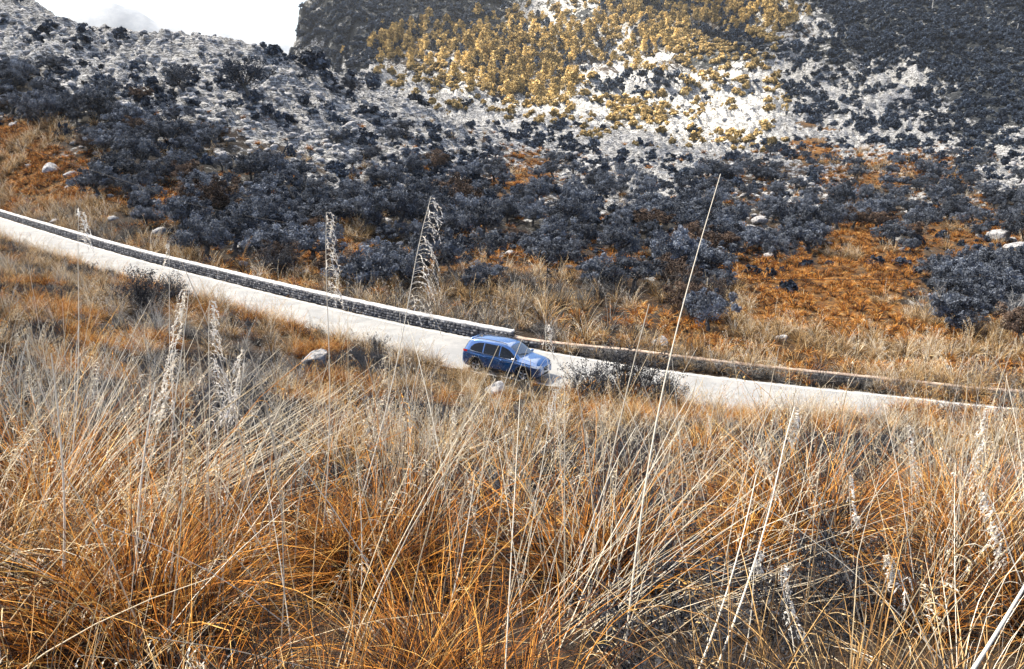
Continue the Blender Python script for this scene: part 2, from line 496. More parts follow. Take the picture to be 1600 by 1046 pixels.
# ---- ground: pale limestone, soil, dry scrub litter
k = NT('ground')
p = k.pos()
rock_a = k.attr('rock').outputs['Fac']; or_a = k.attr('orange').outputs['Fac']
mp = k.n('ShaderNodeMapping'); k.l(p, mp.inputs[0]); mp.inputs['Rotation'].default_value = (0.15, 0.42, 0.1); mp.inputs['Scale'].default_value = (.35, .35, 2.2)
strata = k.noise(.55, 8, .68, mp.outputs[0], .6)
n1 = k.noise(.35, 8, .65, p); n2 = k.noise(3.5, 6, .7, p); n3 = k.noise(.06, 5, .6, p)
rockc = k.ramp(strata, [(.28, (.06, .065, .078)), (.38, (.24, .25, .275)), (.48, (.52, .535, .56)), (.68, (.72, .73, .74))])
fis = k.math('ABSOLUTE', k.math('SUBTRACT', k.noise(.5, 6, .7, mp.outputs[0], 1.2), .5))
mp2 = k.n('ShaderNodeMapping'); k.l(p, mp2.inputs[0]); mp2.inputs['Rotation'].default_value = (-.3, -.6, .5); mp2.inputs['Scale'].default_value = (.5, .5, 1.4)
fis2 = k.math('ABSOLUTE', k.math('SUBTRACT', k.noise(.7, 6, .7, mp2.outputs[0], .8), .5))
rockc = k.mix(k.ramp(n1, [(.40, 1.0), (.62, 0.0)]), rockc, (.54, .555, .58), 'MIX')
rockc = k.mix(.75, rockc, k.ramp(n2, [(.3, .42), (.62, 1.0)]), 'MULTIPLY')
rockc = k.mix(k.ramp(fis, [(.012, .9), (.05, 0.0)]), rockc, (.03, .033, .04))
rockc = k.mix(k.ramp(fis2, [(.010, .8), (.035, 0.0)]), rockc, (.04, .042, .05))
tuft = k.ramp(k.noise(1.1, 5, .75, p), [(.60, 0.0), (.65, 1.0)])
rockc = k.mix(tuft, rockc, (.035, .04, .042))
soil = k.ramp(n2, [(.3, (.010, .010, .011)), (.55, (.035, .029, .025)), (.75, (.065, .052, .043))])
scrub = k.ramp(k.noise(.9, 8, .75, p), [(.32, (.02, .016, .014)), (.45, (.10, .05, .02)), (.55, (.26, .12, .03)), (.7, (.40, .23, .07))])
c = k.mix(or_a, soil, scrub)
grn = k.ramp(k.noise(.8, 6, .7, p), [(.35, (.022, .024, .026)), (.65, (.075, .07, .05))])
c = k.mix(k.math('MULTIPLY', k.ramp(n3, [(.4, 0.0), (.6, 1.0)]), .6), c, grn)
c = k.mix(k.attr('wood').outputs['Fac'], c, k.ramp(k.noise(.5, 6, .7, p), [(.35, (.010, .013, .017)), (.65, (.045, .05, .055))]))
rf = k.ramp(k.math('ADD', rock_a, k.math('MULTIPLY', k.math('SUBTRACT', k.noise(.22, 7, .7, p), .5), 2.2)), [(.42, 0.0), (.58, 1.0)])
c = k.mix(rf, c, rockc)
h = k.math('ADD', k.math('MULTIPLY', strata, 1.4), k.math('MULTIPLY', n2, .5))
M['ground'] = k.bsdf(c, .95, .1, k.bump(h, .8, .9))

# ---- road: worn pale concrete and asphalt
k = NT('road'); p = k.pos()
c = k.ramp(k.noise(.8, 8, .65, p), [(.3, (.24, .25, .26)), (.6, (.33, .335, .34))])
c = k.mix(.5, c, k.ramp(k.noise(14, 5, .7, p), [(.3, .6), (.6, 1.0)]), 'MULTIPLY')
c = k.mix(k.ramp(k.noise(.25, 6, .7, p, 1.5), [(.5, 0.0), (.64, .6)]), c, (.20, .21, .225))
M['road'] = k.bsdf(c, .9, .15, k.bump(k.noise(60, 3, .6, p), .3, .01))
k = NT('road_paint'); p = k.pos()
c = k.mix(k.ramp(k.noise(5, 6, .7, p), [(.35, 1.0), (.55, 0.0)]), (.80, .80, .79), (.5, .5, .5))
M['paint'] = k.bsdf(c, .8, .2)
def m_stone(name, dark, mid, light, scale=6.0, bump=.02):
    k = NT(name); p = k.pos()
    t = k.attr('tint').outputs['Fac']
    c = k.mix(t, mid, light)
    c = k.mix(k.ramp(k.noise(scale, 7, .7, p), [(.38, 1.0), (.58, 0.0)]), c, dark)
    c = k.mix(.4, c, k.ramp(k.noise(scale * 6, 4, .7, p), [(.3, .5), (.6, 1.0)]), 'MULTIPLY')
    return k.bsdf(c, .95, .1, k.bump(k.noise(scale * 3, 6, .7, p), .6, bump))
M['wallstone'] = m_stone('dark_wall_stone', (.03, .032, .04), (.085, .09, .105), (.32, .33, .36))
M['mortar'] = m_stone('dark_mortar', (.012, .012, .014), (.03, .03, .034), (.05, .05, .055))
M['coping'] = m_stone('white_coping', (.34, .34, .35), (.66, .66, .66), (.78, .78, .78), 2.2, .015)
M['coping_brown'] = m_stone('brown_coping', (.25, .18, .15), (.48, .39, .32), (.62, .53, .45), 3.0, .01)
M['rock'] = m_stone('limestone', (.09, .095, .11), (.32, .33, .35), (.5, .5, .52), 3.5, .12)

# ------------------------------------------------------------------ ground sheet
tin = np.linspace(-.76, .76, 880)
th_in = np.arctan(tin)
th_out = np.linspace(th_in[-1], 2 * math.pi + th_in[0], 74)[1:-1]
TH = np.concatenate([th_in, th_out])
RR = np.concatenate([[0.25], np.geomspace(.6, 36, 95), np.linspace(36.5, 110, 150)[0:], np.linspace(110.6, 310, 290), np.geomspace(312, 1150, 200), np.geomspace(1200, 9000, 16)])
gx = np.outer(RR, np.sin(TH)); gy = np.outer(RR, np.cos(TH))
gz = ground(gx, gy)
fade_far = sstep(1150, 1800, RR)[:, None]
gz = gz * (1 - fade_far) + (-20.0) * fade_far
bz = base_z(gx.ravel(), gy.ravel())
rk = cover(gx.ravel(), gy.ravel(), bz, ROCK) * sstep(45, 70, gy.ravel())
org = cover(gx.ravel(), gy.ravel(), bz, ORNG)
nT = len(TH); nR = len(RR)
ii = np.arange(nR - 1)[:, None] * nT; jj = np.arange(nT)[None, :]; j2 = (jj + 1) % nT
Fq = np.stack([ii + jj, ii + nT + jj, ii + nT + j2, ii + j2], -1).reshape(-1, 4)[:, ::-1]
V = np.stack([gx.ravel(), gy.ravel(), gz.ravel()], 1)
V = np.concatenate([V, [[0, 0, float(ground(np.array([0.0]), np.array([0.01]))[0])]]])
Fc = np.stack([np.full(nT, len(V) - 1), (np.arange(nT)), (np.arange(nT) + 1) % nT], 1)
go = obj('ground', make_mesh('ground', V, [Fq, Fc[:, ::-1]], [M['ground']], False, {'rock': np.append(rk, 0), 'orange': np.append(org, .3), 'wood': np.append(cover(gx.ravel(), gy.ravel(), bz, WOOD), 0)}))
tag(go, 'rocky hillside and valley floor with dry scrub', kind='structure')

# ------------------------------------------------------------------ road
def ribbon(off0, off1, dz, a=0, b=None, jit=0.0, seed=3):
    P = ROAD[a:b]; N = ROAD_N[a:b]
    r_ = np.random.default_rng(seed)
    j0 = (r_.random(len(P)) - .5) * jit; j1 = (r_.random(len(P)) - .5) * jit
    L = np.column_stack([P[:, :2] + N * (off0 + j0)[:, None], P[:, 2] + dz]); Q = np.column_stack([P[:, :2] + N * (off1 + j1)[:, None], P[:, 2] + dz])
    n = len(P)
    return np.concatenate([L, Q]), np.array([[i, i + 1, n + i + 1, n + i] for i in range(n - 1)])
Vr, Fr = ribbon(-HW, HW, 0.0, jit=.18)
tag(obj('road', make_mesh('road', Vr, Fr, [M['road']])), 'narrow pale concrete road running down across the slope', kind='structure')
Ve, Fe = ribbon(HW - .34, HW - .20, .004)
tag(obj('road_edge_line', make_mesh('road_edge_line', Ve, Fe, [M['paint']])), 'worn white line along the far road edge', kind='structure')

# ------------------------------------------------------------------ roadside wall (white coped stretch, then the brown coped stretch)
arc = np.concatenate([[0], np.cumsum(np.linalg.norm(np.diff(ROAD[:, :2], axis=0), axis=1))])
uu, vv_ = proj(ROAD[:, 0] + ROAD_N[:, 0] * (HW + .35), ROAD[:, 1] + ROAD_N[:, 1] * (HW + .35), ROAD[:, 2] + .6)
k_split = int(np.argmin(np.abs(uu - 800) + (ROAD[:, 1] < 20) * 1e5))
def road_at(s, off):
    x = np.interp(s, arc, ROAD[:, 0]); y = np.interp(s, arc, ROAD[:, 1]); z = np.interp(s, arc, ROAD[:, 2])
    nx = np.interp(s, arc, ROAD_N[:, 0]); ny = np.interp(s, arc, ROAD_N[:, 1])
    return x + nx * off, y + ny * off, z, nx, ny
def wall(s0, s1, offf, hgt, thick, cop_h, cop_over, stone_l, cmat, label, cat='wall', seed=1):
    r_ = np.random.default_rng(seed)
    root = bpy.data.objects.new('roadside_wall', None); COL.objects.link(root)
    x, y, z, nx, ny = road_at((s0 + s1) / 2, offf((s0 + s1) / 2)); root.location = (x, y, z)
    base = np.array([x, y, z])
    S = np.arange(s0, s1, .8); S = np.append(S, s1)
    core = MB(); cop = MB(); stones = MB()
    def prism(mb, S, lo, hi, t0, t1, jit=0.0):
        ring = []
        for s in S:
            o = offf(s)
            x, y, z, nx, ny = road_at(s, o)
            j = (r_.random(4) - .5) * jit
            for d, zz, q in ((t0, lo, 0), (t1, lo, 1), (t1, hi, 2), (t0, hi, 3)):
                ring.append([x + nx * d - base[0], y + ny * d - base[1], z + zz + j[q] - base[2]])
        n = len(S)
        F = [[i * 4 + q, i * 4 + (q + 1) % 4, i * 4 + 4 + (q + 1) % 4, i * 4 + 4 + q] for i in range(n - 1) for q in range(4)]
        mb.add(ring, F, r_.random()); mb.add(ring[:4], [[3, 2, 1, 0]], .5); mb.add(ring[-4:], [[0, 1, 2, 3]], .5)
    prism(core, S, -.5, hgt, -thick / 2, thick / 2)
    # coping laid in long pieces with narrow joints
    s = s0
    while s < s1 - .2:
        e = min(s + 1.6 + .5 * r_.random(), s1)
        prism(cop, np.linspace(s, e - .015, 3), hgt, hgt + cop_h, -thick / 2 - cop_over, thick / 2 + cop_over, .03)
        s = e
    # face stones in rough courses
    zc = -.06
    while zc < hgt - .05:
        ch = .12 + .07 * r_.random()
        ch = min(ch, hgt - zc)
        s = s0 + r_.random() * .2
        while s < s1 - .1:
            ln = stone_l * (.6 + .9 * r_.random())
            x, y, z, nx, ny = road_at(s + ln / 2, offf(s + ln / 2) - thick / 2 - .02)
            tx, ty = ny, -nx
            dz = np.interp(s + .3, arc, ROAD[:, 2]) - np.interp(s - .3, arc, ROAD[:, 2])
            Mx = np.array([[tx, nx, 0], [ty, ny, 0], [dz / .6, 0, 1]])
            stones.box((x - base[0], y - base[1], z + zc + ch / 2 - base[2]), (ln / 2 - .012, .06 + .04 * r_.random(), ch / 2 - .01), Mx, r_.random() ** 1.6, .93)
            s += ln
        zc += ch
    core.build('core', M['mortar'], root)
    st = stones.build('face_stones', M['wallstone'], root); st['kind'] = 'stuff'
    cop.build('coping', cmat, root)
    tag(root, label, cat, 'stretches of roadside wall', 'thing')
    return root
s_split = arc[k_split]
wall(arc[20], s_split, lambda s: HW + .55, .58, .42, .11, .05, .27, M['coping'], 'low dark stone wall with thick white coping, behind the car and uphill of it', seed=4)
def off_right(s): return HW + .58 + 1.25 * float(sstep(0, 9, s - s_split))
wall(s_split + .05, arc[-12], off_right, .27, .34, .07, .03, .26, M['coping_brown'], 'low stone wall with thin brown coping, downhill of the car behind the verge', seed=5)

# ------------------------------------------------------------------ far mountain behind the pass
th = np.linspace(-.75, .35, 120); rr = np.linspace(3000, 3900, 26)
prof_u = np.array([-300, 60, 130, 160, 182, 200, 215, 240, 280, 330, 400, 470, 560, 900]); prof_v = np.array([90, 70, 45, 25, 9, 4, 5, 15, 33, 47, 58, 66, 90, 140])
Vm = []
for r_i, r_ in enumerate(rr):
    for t in th:
        u = t * FPX + 800
        pk = float(np.interp(u, prof_u, prof_v)) if True else 0
        e = float(Tv(pk)) * 3500
        w = math.exp(-((r_ - 3500) / 300) ** 2) if r_ < 3500 else 1.0
        nz = (float(fbm(np.array(t * 60), np.array(r_ * .006), seed=77)) - .5) * 60
        Vm.append([t * r_, r_, -60 + (e + 60) * w * (r_ / 3500 if r_ < 3500 else 1) + nz * w])
nc = len(th)
Fm = [[a * nc + b, a * nc + b + 1, (a + 1) * nc + b + 1, (a + 1) * nc + b] for a in range(len(rr) - 1) for b in range(nc - 1)]
k = NT('far_slope'); p = k.pos()
M['farslope'] = k.bsdf(k.ramp(k.noise(.01, 7, .7, p), [(.4, (.14, .165, .21)), (.6, (.21, .235, .28))]), .95, .1)
tag(obj('distant_mountain', make_mesh('distant_mountain', np.array(Vm), np.array(Fm), [M['farslope']], True)), 'pale hazy mountain far beyond the pass', kind='structure')

# ------------------------------------------------------------------ broken cloud: the sun reaches the valley through a gap in it
CZ = 780.0
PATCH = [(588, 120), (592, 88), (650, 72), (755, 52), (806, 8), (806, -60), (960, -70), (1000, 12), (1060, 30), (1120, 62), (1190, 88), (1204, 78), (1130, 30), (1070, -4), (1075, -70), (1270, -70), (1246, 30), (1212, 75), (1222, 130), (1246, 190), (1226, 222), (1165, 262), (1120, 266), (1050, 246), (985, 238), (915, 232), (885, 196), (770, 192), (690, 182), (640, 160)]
def inpoly(u, v, P):
    c = np.zeros(u.shape, bool); n = len(P)
    for i in range(n):
        x0, y0 = P[i]; x1, y1 = P[i - 1]
        c ^= ((y0 > v) != (y1 > v)) & (u < (x1 - x0) * (v - y0) / (y1 - y0 + 1e-9) + x0)
    return c
CS = 12.0
cxs = np.arange(-1350, 420, CS); cys = np.arange(60, 1560, CS)
CX, CY = np.meshgrid(cxs + CS / 2, cys + CS / 2, indexing='ij')
fx, fy = CX.ravel().copy(), CY.ravel().copy()
hx = np.zeros_like(fx); hy = np.zeros_like(fx); hz = np.zeros_like(fx); done = np.zeros(fx.shape, bool)
for zt in np.arange(320, -30, -6.0):
    L = (CZ - zt) / SUN_DIR[2]
    X = fx - SUN_DIR[0] * L; Y = fy - SUN_DIR[1] * L
    ok = ~done & (Y > 8) & (Y < 1400) & (np.abs(X / np.maximum(Y, 1)) < .78)
    if ok.any():
        i = np.clip(np.round((X[ok] / Y[ok] + .78) / 1.56 * 520).astype(int), 0, 520); j = np.clip(np.searchsorted(_TY, Y[ok]), 0, len(_TY) - 1)
        below = _H[i, j] > zt
        q = np.where(ok)[0][below]
        hx[q] = X[q]; hy[q] = Y[q]; hz[q] = zt; done[q] = True
pu, pv = proj(hx, hy, hz)
pu = pu + (fbm(hx * .02, hy * .02, seed=61) - .5) * 60; pv = pv + (fbm(hx * .02, hy * .02, seed=62) - .5) * 36
small = ((pu - 1405) / 34) ** 2 + ((pv - 170) / 16) ** 2 < 1
gap = (done & (hy > np.where(pu < 760, 335, 245)) & (inpoly(pu, pv, PATCH) | small)).reshape(CX.shape)
solid = ~gap
nx_, ny_ = solid.shape
vx = np.append(cxs, cxs[-1] + CS); vy = np.append(cys, cys[-1] + CS)
VX, VY = np.meshgrid(vx, vy, indexing='ij')
lowz = CZ - 22 * fbm(VX * .012, VY * .012, seed=71, oct=4); topz = CZ + 25 + 60 * fbm(VX * .01, VY * .01, seed=72, oct=5)
nv = VX.size; idn = np.arange(nv).reshape(VX.shape)
Vc = np.concatenate([np.stack([VX.ravel(), VY.ravel(), lowz.ravel()], 1), np.stack([VX.ravel(), VY.ravel(), topz.ravel()], 1)])
I, J = np.where(solid)
a, b, c_, d = idn[I, J], idn[I + 1, J], idn[I + 1, J + 1], idn[I, J + 1]
Fcl = [np.stack([d, c_, b, a], 1), np.stack([a, b, c_, d], 1) + nv]
pad = np.pad(solid, 1)
for (di, dj, e0, e1) in ((-1, 0, (0, 1), (0, 0)), (1, 0, (1, 0), (1, 1)), (0, -1, (0, 0), (1, 0)), (0, 1, (1, 1), (0, 1))):
    I, J = np.where(solid & ~pad[1 + di:1 + di + nx_, 1 + dj:1 + dj + ny_])
    p0 = idn[I + e0[0], J + e0[1]]; p1 = idn[I + e1[0], J + e1[1]]
    Fcl.append(np.stack([p0, p1, p1 + nv, p0 + nv], 1))
k = NT('cloud')
d_ = k.n('ShaderNodeBsdfDiffuse'); d_.inputs[0].default_value = (.9, .9, .9, 1)
t_ = k.n('ShaderNodeBsdfTranslucent'); t_.inputs[0].default_value = (.97, .97, .97, 1)
mx = k.n('ShaderNodeMixShader'); mx.inputs[0].default_value = .7
k.l(d_.outputs[0], mx.inputs[1]); k.l(t_.outputs[0], mx.inputs[2])
tp = k.n('ShaderNodeBsdfTransparent'); mx2 = k.n('ShaderNodeMixShader'); mx2.inputs[0].default_value = .65
k.l(mx.outputs[0], mx2.inputs[1]); k.l(tp.outputs[0], mx2.inputs[2]); k.l(mx2.outputs[0], k.out.inputs['Surface'])
M['cloud'] = k.m
used, inv = np.unique(np.concatenate([f.ravel() for f in Fcl]), return_inverse=True)
Fall = inv.reshape(-1, 4)
tag(obj('cloud', make_mesh('cloud', Vc[used], Fall, [M['cloud']], True)), 'broken cloud high above the valley', kind='structure')

# ------------------------------------------------------------------ haze
k = NT('haze')
pvn = k.n('ShaderNodeVolumePrincipled')
pvn.inputs['Color'].default_value = (.86, .92, 1.0, 1)
pvn.inputs['Density'].default_value = 0.00006
pvn.inputs['Anisotropy'].default_value = 0.2
k.l(pvn.outputs[0], k.out.inputs['Volume'])
HZ = MB(); HZ.box((0, 2000, 300), (9600, 8000, 410))
HAZE = True
if HAZE:
    ho = HZ.build('haze', k.m); tag(ho, 'thin bright haze filling the valley air', kind='stuff')

# ================================================================== plants
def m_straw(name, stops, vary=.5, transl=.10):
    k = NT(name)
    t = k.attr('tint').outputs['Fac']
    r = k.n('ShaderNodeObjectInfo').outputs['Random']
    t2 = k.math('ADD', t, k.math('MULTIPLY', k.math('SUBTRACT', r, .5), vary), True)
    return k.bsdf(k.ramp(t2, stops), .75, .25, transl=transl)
M['g_orange'] = m_straw('orange_grass', [(0, (.010, .008, .009)), (.2, (.11, .038, .009)), (.45, (.50, .18, .022)), (.7, (.70, .33, .06)), (.88, (.78, .52, .18)), (1, (.84, .70, .45))])
M['g_straw'] = m_straw('straw_grass', [(0, (.010, .010, .012)), (.2, (.07, .045, .027)), (.42, (.31, .165, .055)), (.66, (.58, .37, .145)), (.84, (.80, .65, .40)), (1, (.90, .86, .76))])
M['g_grey'] = m_straw('grey_grass', [(0, (.008, .009, .012)), (.4, (.05, .05, .054)), (.7, (.20, .185, .17)), (1, (.55, .54, .51))])
M['stalk'] = m_straw('pale_stalk', [(0, (.30, .21, .11)), (.4, (.62, .52, .36)), (1, (.84, .80, .70))], .35, .1)
M['plume'] = m_straw('pale_plume', [(0, (.50, .42, .30)), (.5, (.78, .72, .62)), (1, (.90, .89, .86))], .2, .35)
M['bark'] = m_stone('grey_bark', (.03, .03, .035), (.09, .085, .085), (.16, .155, .15), 5.0, .03)
M['bark_pale'] = m_stone('pale_bark', (.12, .12, .13), (.34, .34, .35), (.5, .5, .5), 5.0, .02)
M['olive'] = m_leaf('olive_leaves', (.006, .010, .020), (.19, .218, .27), .10, .85)
M['olive_brown'] = m_leaf('brownish_leaves', (.016, .013, .015), (.17, .12, .09), .1, .5)
M['maquis'] = m_leaf('maquis_leaves', (.005, .009, .019), (.082, .108, .155), .08, .7)
M['maquis_gold'] = m_leaf('golden_scrub_leaves', (.09, .07, .035), (.70, .53, .26), .15, .5)  # maquis leaves recoloured gold: sunlight painted into the base colour
M['pine_gold'] = m_leaf('sun_painted_pine_needles', (.06, .045, .025), (.74, .55, .24), .15, .7)  # sunshine on the wood painted into a bright gold needle colour
M['heath'] = m_leaf('dark_heath_leaves', (.008, .010, .016), (.10, .105, .12), .08, .6)
M['greytwig'] = m_leaf('grey_twig_leaves', (.045, .05, .06), (.22, .24, .27), .2, .4)

def blades(r_, n, base_r, L, W, a0, droop, K=4, base_bias=0.0, tmul=1.0):
    ph = r_.random(n) * 2 * math.pi
    rad = base_r * np.sqrt(r_.random(n)); pa = ph + r_.normal(0, .9, n)
    bx = rad * np.cos(pa); by = rad * np.sin(pa)
    l = L[0] + (L[1] - L[0]) * r_.random(n)
    al0 = a0[0] + (a0[1] - a0[0]) * r_.random(n); dr = droop[0] + (droop[1] - droop[0]) * r_.random(n) ** 1.3
    w = W * (.6 + .8 * r_.random(n))
    roll = r_.normal(0, .7, n)
    kink = np.where(r_.random(n) < .28, r_.normal(0, .75, n), 0); sk = .35 + .5 * r_.random(n); kph = np.where(kink != 0, r_.normal(0, .5, n), 0)
    P = np.zeros((n, K + 1, 3)); P[:, 0, 0] = bx; P[:, 0, 1] = by; P[:, 0, 2] = -.05
    side = np.zeros((n, K + 1, 3)); tw = r_.normal(0, .5, n)
    for j in range(K + 1):
        s = j / K
        al = al0 + dr * s ** 1.5 + kink * (s > sk)
        phs = ph + tw * s * .5 + kph * (s > sk)
        T = np.stack([np.sin(al) * np.cos(phs), np.sin(al) * np.sin(phs), np.cos(al)], 1)
        if j: P[:, j] = P[:, j - 1] + T * (l / K)[:, None]
        S0 = np.stack([-np.sin(phs), np.cos(phs), np.zeros(n)], 1); S1 = np.cross(T, S0)
        side[:, j] = (np.cos(roll)[:, None] * S0 + np.sin(roll)[:, None] * S1) * (w * (1 - .88 * s ** 1.6))[:, None] * .5
    V = np.stack([P - side, P + side], 2).reshape(-1, 3)
    b = np.arange(n)[:, None] * (K + 1) * 2 + np.arange(K)[None, :] * 2
    F = np.stack([b, b + 1, b + 3, b + 2], -1).reshape(-1, 4)
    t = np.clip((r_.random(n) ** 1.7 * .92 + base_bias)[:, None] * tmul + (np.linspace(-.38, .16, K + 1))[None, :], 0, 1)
    return V, F, np.repeat(t.reshape(-1), 2)

def plume_geo(mb, r_, rachis, n_br, L, droop_dir, spike=.012, per=9, tint=(.4, 1.0)):
    """drooping branchlets with spikelets along a rachis (array of points)"""
    rachis = np.asarray(rachis, float); m = len(rachis)
    dd = np.array(droop_dir, float)
    for q in range(n_br):
        s = (q + r_.random()) / n_br
        f = s * (m - 1); i = min(int(f), m - 2); p = rachis[i] + (rachis[i + 1] - rachis[i]) * (f - i)
        tg = rachis[i + 1] - rachis[i]; tg = tg / (np.linalg.norm(tg) + 1e-9)
        out = dd * (.75 + .3 * r_.random()) + r_.normal(0, .38, 3); out[2] *= .25
        out = out / (np.linalg.norm(out) + 1e-9)
        ln = L * (.45 + .75 * r_.random()) * (1.0 - .65 * s)
        pts = [p]; K = 5
        for j in range(K):
            e = (j + 1) / K
            d = tg * (1 - e) * .9 + out * (.9 - .5 * e) + np.array([0, 0, -1.0]) * (1.9 * e ** 1.1)
            d = d / np.linalg.norm(d)
            pts.append(pts[-1] + d * ln / K)
        pts = np.array(pts)
        tt = tint[0] + (tint[1] - tint[0]) * r_.random()
        mb.tube(pts, np.linspace(.0012, .0006, len(pts)), 3, tt, cap=False)
        for w in range(per):
            e = .22 + .78 * (w + r_.random()) / per
            f2 = e * K; i2 = min(int(f2), K - 1); c = pts[i2] + (pts[i2 + 1] - pts[i2]) * (f2 - i2)
            d = (pts[i2 + 1] - pts[i2]); d = d / (np.linalg.norm(d) + 1e-9) + r_.normal(0, .35, 3); d /= np.linalg.norm(d)
            sd = np.cross(d, r_.normal(0, 1, 3)); sd /= np.linalg.norm(sd) + 1e-9
            a = spike * (.7 + .7 * r_.random())
            mb.add([c, c + d * a * .5 + sd * a * .22, c + d * a * 1.15, c + d * a * .5 - sd * a * .22], [[0, 1, 2, 3]], np.clip(tt + r_.normal(0, .12), 0, 1))

def tussock_mesh(name, seed, mat, n, L, W, K, stems=0, bias=0.0, plume=True, stem_w=.0035, spread=.85):
    r_ = np.random.default_rng(seed)
    mb = MB()
    V, F, t = blades(r_, n, .16, L, W, (.05, spread), (.4, 1.9), K, bias); mb.add(V, F, t)
    # matted dead leaves in the foot
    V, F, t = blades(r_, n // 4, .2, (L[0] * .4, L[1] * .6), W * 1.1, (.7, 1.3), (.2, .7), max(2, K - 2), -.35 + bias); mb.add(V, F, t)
    for s in range(stems):
        ph = r_.random() * 6.283; a = abs(r_.normal(0, .22)); h = (1.0 + .8 * r_.random())
        K2 = 6; pts = []
        for j in range(K2 + 1):
            e = j / K2; al = a + .25 * e * e
            pts.append([h * e * math.sin(al) * math.cos(ph), h * e * math.sin(al) * math.sin(ph), h * e * math.cos(al)])
        pts = np.array(pts); tt = .45 + .55 * r_.random()
        mb.tube(pts, np.linspace(stem_w, stem_w * .4, len(pts)), 3, tt, cap=False)
        if plume and r_.random() < .7:
            plume_geo(mb, r_, pts[3:], 12, .2, (math.cos(ph + 1), math.sin(ph + 1), 0), stem_w * 4, 5, (.7, 1.0))
    return mb.mesh(name, [mat])

def proto_coll(name, meshes):
    c = bpy.data.collections.new(name)
    for i, m in enumerate(meshes):
        c.objects.link(bpy.data.objects.new('%s_%02d' % (name, i), m))
    return c

def scatter(name, coll, nproto, P, rot, sc, idx=None, label=None, parent=None):
    """one uncountable mass: instances of the plants in coll on the points P"""
    P = np.asarray(P, float); n = len(P)
    me = bpy.data.meshes.new(name)
    me.vertices.add(n); me.vertices.foreach_set('co', P.astype(np.float32).ravel())
    a = me.attributes.new('rot', 'FLOAT_VECTOR', 'POINT'); a.data.foreach_set('vector', np.asarray(rot, np.float32).ravel())
    a = me.attributes.new('sc', 'FLOAT_VECTOR', 'POINT'); sc = np.asarray(sc, np.float32); sc = np.repeat(sc[:, None], 3, 1) if sc.ndim == 1 else sc
    a.data.foreach_set('vector', sc.ravel())
    a = me.attributes.new('pick', 'INT', 'POINT'); a.data.foreach_set('value', (rng.integers(0, nproto, n) if idx is None else np.asarray(idx)).astype(np.int32))
    o = obj(name, me, parent)
    g = bpy.data.node_groups.new(name, 'GeometryNodeTree')
    g.interface.new_socket('Geometry', in_out='INPUT', socket_type='NodeSocketGeometry'); g.interface.new_socket('Geometry', in_out='OUTPUT', socket_type='NodeSocketGeometry')
    gi = g.nodes.new('NodeGroupInput'); gon = g.nodes.new('NodeGroupOutput')
    ci = g.nodes.new('GeometryNodeCollectionInfo'); ci.inputs['Collection'].default_value = coll; ci.inputs['Separate Children'].default_value = True; ci.inputs['Reset Children'].default_value = True
    ip = g.nodes.new('GeometryNodeInstanceOnPoints'); ip.inputs['Pick Instance'].default_value = True
    def na(nm, typ):
        q = g.nodes.new('GeometryNodeInputNamedAttribute'); q.data_type = typ; q.inputs['Name'].default_value = nm; return q.outputs[0]
    er = g.nodes.new('FunctionNodeEulerToRotation')
    g.links.new(na('rot', 'FLOAT_VECTOR'), er.inputs[0])
    g.links.new(gi.outputs[0], ip.inputs['Points']); g.links.new(ci.outputs[0], ip.inputs['Instance'])
    g.links.new(na('pick', 'INT'), ip.inputs['Instance Index']); g.links.new(er.outputs[0], ip.inputs['Rotation']); g.links.new(na('sc', 'FLOAT_VECTOR'), ip.inputs['Scale'])
    g.links.new(ip.outputs[0], gon.inputs[0])
    md = o.modifiers.new('scatter', 'NODES'); md.node_group = g
    tag(o, label, kind='stuff')
    return o

def leafcloud(r_, C, Rd, per, size, asp=.45, flat=1.0, up=0.0):
    """C (n,3) clump centres, Rd radii; per leaves each"""
    C = np.asarray(C, float); n = len(C); Rd = np.broadcast_to(np.asarray(Rd, float), (n,))
    d = r_.normal(0, 1, (n, per, 3)); d /= np.linalg.norm(d, axis=2)[..., None]
    rad = r_.random((n, per, 1)) ** .45
    P = C[:, None] + d * rad * Rd[:, None, None] * np.array([1, 1, flat])
    N = d * .7 + r_.normal(0, .6, (n, per, 3)); N[..., 2] += up
    N /= np.linalg.norm(N, axis=2)[..., None]
    A = np.cross(N, r_.normal(0, 1, (n, per, 3))); A /= np.linalg.norm(A, axis=2)[..., None] + 1e-9
    B = np.cross(N, A)
    s = size * (.6 + .8 * r_.random((n, per, 1)))
    A = A * s * .5; B = B * s * .5 * asp
    V = np.stack([P - A, P + B * 1.0 + A * .1, P + A, P - B + A * .1], 2).reshape(-1, 3)
    F = np.arange(n * per * 4).reshape(-1, 4)
    ct = r_.random((n, 1)) ** 1.4 * .7
    t = np.clip(ct + r_.random((n, per)) * .35, 0, 1)
    return V, F, np.repeat(t.reshape(-1), 4)

def limb(mb, r_, p0, d, length, r0, r1, K=5, wob=.16, n=6, up=.0):
    pts = [np.array(p0, float)]; d = np.array(d, float); d /= np.linalg.norm(d)
    for j in range(K):
        d = d + r_.normal(0, wob, 3) + np.array([0, 0, up]); d /= np.linalg.norm(d)
        pts.append(pts[-1] + d * length / K)
    mb.tube(np.array(pts), np.linspace(r0, r1, K + 1), n, r_.random())
    return pts[-1], d, pts

